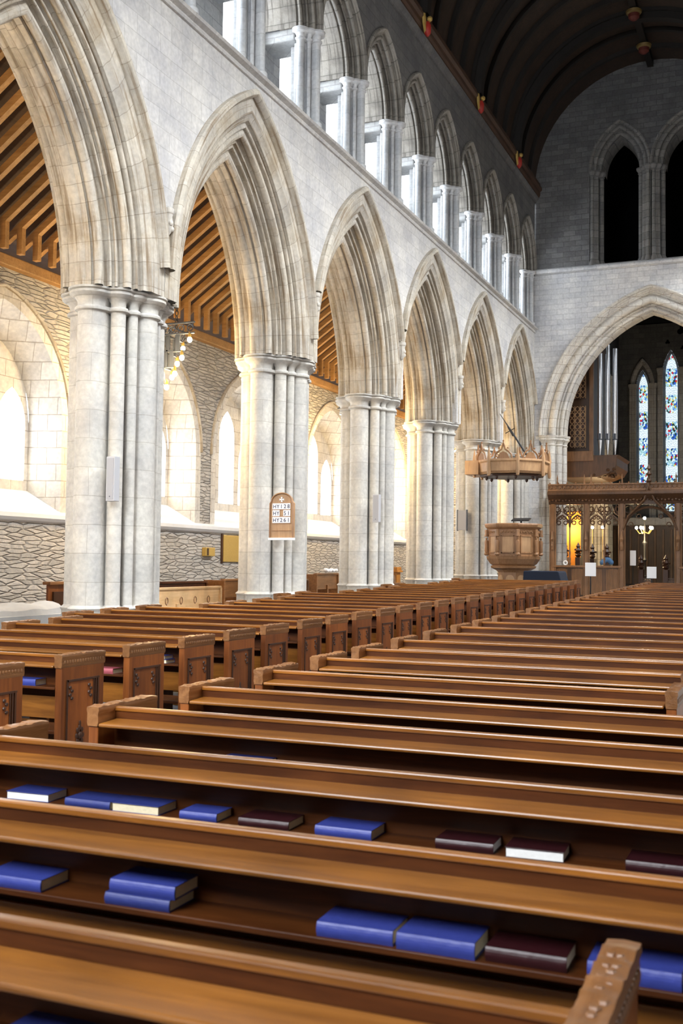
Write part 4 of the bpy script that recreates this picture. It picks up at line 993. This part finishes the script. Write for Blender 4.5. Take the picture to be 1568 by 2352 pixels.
# brass plates on the aisle wall
b=(AX,25.9,-.0); t=thing('wall_plaque','tall brass plaque on the rubble wall beside the hymn board pier','plaque',b)
mb=MB(b); mb.box(AX,AX+.05,25.2,26.3,.0,.70); mb.build('plate',M['gold'],t,bevel=.01)
mb=MB(b); mb.box(AX,AX+.03,25.12,25.2,-.04,.74); mb.build('frame',M['pewdark'],t)
b=(AX,24.4,.1); t=thing('wall_plaque','small square gilt box plaque on the rubble wall left of the tall brass one','plaque',b)
mb=MB(b); mb.box(AX,AX+.12,24.15,24.62,.14,.36); mb.build('plate',M['gold'],t,bevel=.01)
mb=MB(b); mb.box(AX+.12,AX+.13,24.2,24.28,.16,.34); mb.build('dark_slot',M['pewdark'],t)
# varnished pine bench and dark benches
def bench(x,y0,y1,m,label,zt=1.0,cush=False,face=1):
    yc=(y0+y1)/2; f=fz(yc); b=(x,yc,f); t=thing('aisle_bench',label,'bench',b,'benches in the north aisle')
    mb=MB(b); mb.box(x-.02,x+.02,y0,y1,f+zt-.42,f+zt); br=mb.build('back_board',M[m],t,bevel=.008)
    mb=MB(b); mb.box(x-.05,x+.05,y0-.03,y1+.03,f+zt-.02,f+zt+.03); mb.build('top_rail',M[m],t,bevel=.008)
    mb=MB(b); mb.box(x-.45*(face>0),x+.45*(face<0),y0,y1,f+.40,f+.45); mb.build('seat',M[m],t,bevel=.008)
    if cush:
        mb=MB(b); mb.box(x-.42,x+.10,y0,y1-.5,f+.45,f+.56); mb.build('cushion',M['cushion'],t,bevel=.02)
    for yy in (y0,(y0+y1)/2,y1):
        mb=MB(b); mb.box(x-.46*(face>0)-.04,x+.46*(face<0)+.06,yy-.035,yy+.035,f,f+zt-(.0 if yy!=(y0+y1)/2 else .3)); mb.build('leg',M[m],t,bevel=.01)
    if m=='pine':
        mb=MB(b)
        for q in range(6):
            yy=y0+.3+q*.55; mb.tube([(x+.024,yy+.05*math.cos(w*PI/4),f+zt-.24+.07*math.sin(w*PI/4)) for w in range(9)],.012,5)
        mb.build('carved_motif',M['pulpit'],t)
    return t
bench(-11.5,17.2,20.75,'pine','pale varnished pine bench between the nearest pier and the hymn board pier',1.02,True)
bench(-12.9,19.6,22.6,'pew','dark oak bench standing behind the pale pine bench',1.05)
bench(-12.6,22.9,24.6,'pewcarve','mid brown bench with a rounded end near the hymn board pier',1.05)
bench(-11.6,24.4,25.5,'pewcarve','brown bench just right of the hymn board pier with a carved front',1.02)
bench(-12.2,27.4,28.9,'pewcarve','tall brown bench left of the third pier',1.10)
b=(-12.1,27.9,fz(28)+1.13); mb=MB(b)
for k in range(9): mb.ball((-12.15+.1*random.random(),27.85+.08*k,b[2]+.06+.04*random.random()),.07,1,1,.8,8)
tag(mb.build('folded_cloth',M['white'],smooth=True),'small heap of white cloth on the tall brown bench','cloth')
b=(-12.8,17.1,fz(17)); f0=b[2]; t=thing('wooden_chair','dark brown high backed wooden chair left of the nearest pier','chair',b)
mb=MB(b); mb.box(-12.95,-12.9,16.75,17.5,f0+.1,-.42); mb.build('backrest',M['pewend'],t,bevel=.01)
mb=MB(b); mb.box(-12.9,-12.86,16.87,17.4,f0+.5,-.60); mb.build('dark_panel',M['pewdark'],t)
mb=MB(b); mb.box(-13.0,-12.82,16.7,17.55,-.47,-.41); mb.build('top_rail',M['pewcarve'],t,bevel=.01)
mb=MB(b); mb.box(-12.95,-12.4,16.75,17.5,f0+.42,f0+.47); mb.build('seat',M['pewend'],t)
for xx in (-12.93,-12.43):
    for yy in (16.78,17.46): mb=MB(b); mb.box(xx-.02,xx+.02,yy-.02,yy+.02,f0,f0+.43); mb.build('leg',M['pewend'],t)
b=(-12.4,14.6,fz(14.6)); f0=b[2]; mb=MB(b); rows=[]
for k in range(13):
    y=13.4+.22*k; h=-.93+.17*math.sin(min(1,k/8)*PI/2)*1.0+.03*math.sin(k*1.7); w=.42+.05*math.sin(k)
    rows.append([(-12.4+w*math.cos(PI*q/8),y,(f0+.7 if q in(0,8) else f0+.7+(h-f0-.7)*math.sin(PI*q/8)**.7)) for q in range(9)])
mb.grid(rows); mb.add(rows[0],[tuple(range(9))]); mb.add(rows[-1],[tuple(range(9))]); mb.box(-12.9,-11.9,13.3,16.15,f0,f0+.7)
tag(mb.build('stone_tomb',M['stone_eff'],smooth=True),'worn pale stone effigy on a tomb low at the left edge','tomb')

# ================================================================ ROOD SCREEN
SY=41.0; sf=fz(SY); SXL,SXR=-8.66,-1.28
b=(CX,SY,sf); t=thing('rood_screen','dark carved oak screen with tracery openings across the chancel arch','screen',b)
mb=MB(b); mb.prism([(.30,2.62),(.34,2.66),(.34,2.72),(.30,2.78),(.26,2.80),(-.2,2.80),(-.2,2.30),(.05,2.30),(.08,2.40),(.18,2.52)],lambda u,v,w:(w,SY-u,v),SXL,SXR); mb.build('cornice_beam',M['screen'],t,bevel=.01)
mb=MB(b); n=60
for k in range(n):
    x=SXL+.06+(SXR-SXL-.12)*k/(n-1); mb.ball((x,SY-.14,2.44+.02*(k%2)),.05,1.1,.7,.9,6)
mb.build('carved_band',M['screen'],t,True)
mb=MB(b); mb.box(SXL,SXR,SY-.20,SY-.17,2.80,3.04); mb.box(SXL,SXR,SY-.26,SY-.18,2.80,2.86); mb.box(SXL,SXR,SY-.25,SY-.2,3.02,3.06)
n=46
for k in range(n):
    x=SXL+.08+(SXR-SXL-.16)*k/(n-1); r=.07
    mb.tube([(x+r*math.cos(w*PI/4),SY-.22,2.94+r*math.sin(w*PI/4)) for w in range(9)],.016,5,False)
    if k%2==0: mb.ball((x,SY-.22,3.09),.03,1,1,1.3,6)
mb.build('pierced_cresting',M['screenl'],t)
for x in (-8.3,-7.3,-7.05,-5.93,-4.03,-2.7,-1.6):
    mb=MB(b); mb.lathe([(.03,3.04),(.035,3.12),(.02,3.2),(.03,3.26),(.004,3.42)],(x,SY-.22,0),6); mb.build('finial',M['screenl'],t,True)
PO=[-8.50,-7.25,-5.96,-3.98,-2.69,-1.44]
for x in PO:
    mb=MB(b); mb.box(x-.07,x+.07,SY-.08,SY+.08,sf,2.32)
    for dx in (-.10,.10): mb.lathe([(.03,sf),(.03,2.3)],(x+dx,SY-.05,0),8)
    mb.lathe([(.05,.6),(.06,.75),(.05,.9),(.07,1.0),(.04,1.15),(.03,1.3)],(x,SY-.12,0),8)
    mb.build('post',M['screenl'],t,bevel=.008)
for a,c in ((PO[0],PO[1]),(PO[1],PO[2]),(PO[3],PO[4]),(PO[4],PO[5])):
    xm=(a+c)/2; 
    mb=MB(b); mb.box(a,c,SY-.09,SY+.06,-.05,.03); mb.build('sill_rail',M['screenl'],t,bevel=.01)
    mb=MB(b); mb.box(a,c,SY-.03,SY+.03,sf,-.05); lp=mb.build('lower_panel',M['screen'],t)
    for q in (0,1):
        x0=a+.1+q*(xm-a-.02); x1=x0+(xm-a)-.18
        mb=MB(b); nn=11
        for r_ in range(nn):
            x=x0+(x1-x0)*(r_+.5)/nn; mb.box(x-.018,x+.018,SY-.055,SY-.02,sf+.12,-.12+.04*math.sin(PI*(r_+.5)/nn))
        mb.build('linenfold',M['screenl'],lp,bevel=.006)
    mb=MB(b); mb.lathe([(.028,.03),(.05,.10),(.03,.16),(.045,.28),(.028,.34),(.04,.5),(.026,.6),(.026,2.3)],(xm,SY,0),8); mb.build('mullion',M['screenl'],t,True)
    for q in (0,1):
        x0,x1=(a+.06,xm) if q==0 else (xm,c-.06); cx=(x0+x1)/2; h=(x1-x0)/2
        mb=MB(b)
        pts=[(cx+u,SY,1.45+v) for u,v in arch_pts(h,.45,0,7)]; mb.tube(pts,.034,6)
        og=[(cx-h,SY,1.62),(cx-h*.85,SY,1.86),(cx-h*.3,SY,1.98),(cx,SY,2.28),(cx+h*.3,SY,1.98),(cx+h*.85,SY,1.86),(cx+h,SY,1.62)]; mb.tube(og,.032,6)
        for s in (-1,1):
            for (du,dz,r) in ((.62,2.12,.09),(.45,1.62,.07),(.78,1.98,.05),(.25,1.80,.05)):
                mb.tube([(cx+s*h*du+r*math.cos(w*PI/4),SY,dz+r*math.sin(w*PI/4)) for w in range(9)],.024,5,False)
            mb.tube([(cx+s*h*.5,SY,1.98),(cx+s*h*.5,SY,2.3)],.013,5)
        for k in range(6): mb.ball((cx+(-1)**k*h*.2*(k//2+.5),SY-.02,2.02+.02*k),.028,1,1,1,6)
        mb.build('tracery',M['screen'],t,True)
# doorway arch with ogee canopy
mb=MB(b); h=(PO[3]-PO[2])/2-.06; xc=CX
mb.tube([(xc+u,SY-.02,1.25+v) for u,v in arch_pts(h,.93,0,10)],.05,8)
mb.tube([(xc-h-.02,SY-.1,1.35),(xc-h*.82,SY-.12,1.85),(xc-h*.45,SY-.14,2.18),(xc-h*.18,SY-.2,2.45),(xc,SY-.32,2.95),(xc,SY-.33,3.1)],.045,8)
mb.tube([(xc+h+.02,SY-.1,1.35),(xc+h*.82,SY-.12,1.85),(xc+h*.45,SY-.14,2.18),(xc+h*.18,SY-.2,2.45),(xc,SY-.32,2.95)],.045,8)
for s in (-1,1):
    for k,(u,z) in enumerate(((.9,1.75),(.66,2.05),(.42,2.28),(.24,2.45),(.12,2.7))): mb.ball((xc+s*h*(u+.05),SY-.18,z+.04),.045,1,1,1,6)
    for (u,z,r) in ((.82,2.1,.14),(.55,2.24,.06),(.92,1.85,.06)): mb.tube([(xc+s*h*u+r*math.cos(w*PI/5),SY,z+r*math.sin(w*PI/5)) for w in range(11)],.02,5,False)
    for (u,z) in ((.72,1.55),(.42,1.85)): mb.tube([(xc+s*h*u+.08*math.cos(w*PI/4),SY-.02,z+.08*math.sin(w*PI/4)) for w in range(9)],.018,5,False)
mb.build('doorway_arch',M['screen'],t,True)
mb=MB(b); mb.lathe([(.05,3.05),(.11,3.12),(.05,3.18),(.04,3.3),(.12,3.36),(.05,3.42),(.03,3.5),(.08,3.56),(.004,3.75)],(xc,SY-.32,0),8); mb.build('doorway_finial',M['screen'],t,True)
mb=MB(b); mb.prism([(-.30,2.28),(.30,2.28),(.16,2.5),(.04,2.82),(-.04,2.82),(-.16,2.5)],lambda u,v,w:(xc+u,SY-.1+w,v),-.02,.02); mb.build('ogee_infill',M['screen'],t)

# ================================================================ CHANCEL THINGS
b=(-7.9,45.5,3.5); t=thing('organ','oak organ case with silver pipes seen through the left of the chancel arch','organ',b)
mb=MB(b); mb.box(-8.88,-7.56,44.2,47,4.35,9.6); mb.build('case',M['screen'],t,bevel=.02)
mb=MB(b); mb.prism([(-8.88,3.55),(-7.3,3.55),(-6.75,3.75),(-6.6,4.0),(-6.6,4.30),(-6.5,4.42),(-8.88,4.42)],lambda u,v,w:(u,w,v),43.9,47); mb.build('overhanging_base',M['screen'],t,bevel=.02)
mb=MB(b); mb.box(-8.88,-7.5,43.85,44.0,4.2,4.6); mb.box(-7.70,-7.54,44.05,44.25,4.35,9.6); mb.build('corner_post',M['screenl'],t,bevel=.01)
for z0,z1 in ((4.75,6.45),(6.75,9.0)):
    mb=MB(b); mb.box(-8.5,-7.85,44.12,44.21,z0,z1); pn=mb.build('tracery_panel',M['pewdark'],t)
    mb=MB(b)
    for q in range(3):
        xx=-8.39+.215*q
        for k in range(int((z1-z0)/.24)):
            zz=z0+.14+.24*k; mb.tube([(xx+.08*math.cos(w*PI/4),44.10,zz+.10*math.sin(w*PI/4)) for w in range(9)],.016,5,False)
        mb.tube([(xx+.108,44.10,z0),(xx+.108,44.10,z1)],.016,5)
    mb.build('fretwork',M['pulpitl'],pn)
for k,(x,ht) in enumerate(((-7.30,8.55),(-7.02,8.9),(-6.74,8.75))):
    mb=MB(b); mb.lathe([(.02,4.42),(.10,5.05),(.105,5.08),(.105,ht)],(x,44.25+.1*k,0),16); pp=mb.build('organ_pipe',M['silver'],t,True)
    mb=MB(b); mb.box(x-.05,x+.05,44.13+.1*k,44.16+.1*k,5.1,5.32); mb.lathe([(.112,5.06),(.112,5.1)],(x,44.25+.1*k,0),16); mb.build('pipe_mouth',M['iron'],pp)
mb=MB(b)
for k in range(24): mb.ball((-7.5+.9*random.random(),43.9+.2*random.random(),3.55+.35*random.random()),.08,1,1,1,6)
mb.build('carved_foliage',M['screen'],t,True)
# candelabrum
b=(-5.85,46.5,fz(41)+.3); t=thing('candelabrum','tall dark standing candelabrum with glowing bulbs inside the screen doorway','lamp',b); z0=b[2]
mb=MB(b); mb.lathe([(.26,z0),(.26,z0+.06),(.08,z0+.12),(.05,z0+.4),(.09,z0+.5),(.04,z0+.6),(.04,.2),(.09,.3),(.04,.4),(.05,.9),(.10,1.0),(.04,1.1),(.03,1.4),(.02,1.95)],(b[0],b[1],0),12); mb.build('stem',M['ironblack'],t,True)
mb=MB(b)
for k in range(5):
    an=k*2*PI/5+.6
    mb.tube([(b[0],b[1],1.45),(b[0]+.2*math.cos(an),b[1]+.2*math.sin(an),1.38),(b[0]+.33*math.cos(an),b[1]+.33*math.sin(an),1.55)],.015,6)
mb.build('arms',M['brass'],t,True)
for k in range(6):
    an=k*2*PI/5+.6; r=.33 if k<5 else 0; z=1.62 if k<5 else 2.02
    mb=MB(b); mb.ball((b[0]+r*math.cos(an),b[1]+r*math.sin(an),z),.055,1,1,1.2,10); mb.build('bulb',M['bulb'],t,True)
l=bpy.data.lights.new('candelabrum_glow','POINT'); l.energy=110; l.color=(1,.76,.42); l.shadow_soft_size=.3; o=bpy.data.objects.new('candelabrum_glow',l); C.objects.link(o); o.location=(b[0],b[1]-.4,1.2+EYE)
# panelled end wall and ledge seen through the doorway
b=(-5.8,57,-.9); t=thing('panelled_reredos','tall oak panelling behind the candelabrum, under a pale ledge','panelling',b)
mb=MB(b); mb.box(-8.8,-1.2,57,57.1,-1.0,2.1); mb.build('back_boards',M['screen'],t)
mb=MB(b)
for k in range(19): mb.box(-8.7+.4*k,-8.6+.4*k,56.9,57,-1,1.9)
mb.build('uprights',M['screenl'],t,bevel=.01)
mb=MB(b); mb.box(-8.8,-1.2,56.8,57.1,2.1,2.5); mb.build('pale_ledge',M['dress'],t,bevel=.03)
bt=(-6.3,55,0)
# stalls either side behind the screen
def stall(x0,x1,y,label,heads=2,ht=.1):
    zf=fz(41)+.3; b=((x0+x1)/2,y,zf); t=thing('choir_stall',label,'stall',b,'choir stalls behind the screen')
    mb=MB(b); mb.box(x0,x1,y,y+.08,zf,-.15+ht); mb.build('front_panel',M['screen'],t,bevel=.01)
    mb=MB(b); mb.box(x0,x1,y+.1,y+.5,zf+.4,zf+.45); mb.build('seat',M['screen'],t)
    for k in range(heads):
        x=x0+.1+(x1-x0-.2)*k/max(1,heads-1)
        mb=MB(b); mb.box(x-.09,x+.09,y-.05,y+.5,zf,.25+ht)
        mb.lathe([(.06,.25+ht),(.13,.34+ht),(.05,.42+ht),(.12,.52+ht),(.06,.62+ht),(.09,.68+ht),(.005,.84+ht)],(x,y+.1,0),8)
        for q in range(5): mb.ball((x+.12*math.cos(q*1.3),y+.1,.5+ht+.1*math.sin(q*1.3)),.05,1,1,1,6)
        mb.build('poppyhead_end',M['pewdark'],t,True)
stall(-8.55,-7.85,43.0,'dark choir stall with carved poppyhead ends behind the left bay of the screen')
stall(-7.5,-6.75,43.0,'dark choir stall with carved poppyhead ends behind the second bay of the screen',2,.05)
stall(-5.85,-5.35,44.5,'low brown choir desk just inside the screen doorway',1,-.35)
stall(-4.9,-4.2,44.5,'dark seat just inside the screen doorway at the right',2,-.35)
b=(-8.4,43.9,0); mb=MB(b); mb.box(-8.80,-8.0,43.9,43.95,fz(41)+.3,2.2); tag(mb.build('orange_hanging',M['orange']),'plain orange hanging lit behind the left bay of the screen','curtain')
b=(-8.3,50.5,0); mb=MB(b)
for q in range(5): mb.lathe([(.075,-1),(.09,2.9)],(-8.72+.17*q,50.5,0),10)
tag(mb.build('stone_column_group',M['dress'],smooth=True),'pale stone columns lit behind the second bay of the screen','column')
for x,y,z,l_ in ((-8.72,43.6,1.80,'small glowing lamp high behind the left bay of the screen'),(-7.9,46,1.62,'left one of two glowing lamps behind the second bay of the screen'),(-7.55,46.4,1.64,'right one of two glowing lamps behind the second bay of the screen')):
    b=(x,y,z-.3); t=thing('stall_lamp',l_,'lamp',b,'small lamps on the choir stalls'); mb=MB(b); mb.ball((x,y,z),.06,1,1,1,10); mb.build('bulb',M['bulb'],t,True); mb=MB(b); mb.tube([(x,y,fz(41)+.3),(x,y,z-.05)],.012,6); mb.build('stand',M['brass'],t,True)
b=(-7.0,43.1,.02); mb=MB(b); 
for q in range(7): mb.ball((-6.98+.05*q,42.9+.02*q,.15+.12*math.sin(q*.5)),.11,1,.8,1,8)
tag(mb.build('blue_cloth',plain('blue_cloth_fabric',(.10,.22,.42),.8),smooth=True),'blue cloth draped over the stall behind the second bay','cloth')
b=(-8.05,SY-.03,.03); mb=MB(b); mb.tube([(-8.02+.07*math.cos(w*PI/6),SY-.07,.12+.07*math.sin(w*PI/6)) for w in range(13)],.025,8,False); tag(mb.build('white_ring',M['white'],smooth=True),'small white ring standing on the sill of the left screen bay','ornament')
sign_stand(-5.83,42.9,.05,'white and blue notice just inside the screen doorway, at its left',.16,.5)
area('chancel_side_daylight',(-1.4,50,7),(0,PI/2,0),3,3,14,(.9,.95,1))
for q in (1,2):
    l=bpy.data.lights.new('stall_glow','POINT'); l.energy=45; l.color=(1,.7,.36); l.shadow_soft_size=.15; o=bpy.data.objects.new('stall_glow',l); C.objects.link(o); o.location=((-8.4,43.3,1.5+EYE) if q==1 else (-7.9,48.0,1.6+EYE))
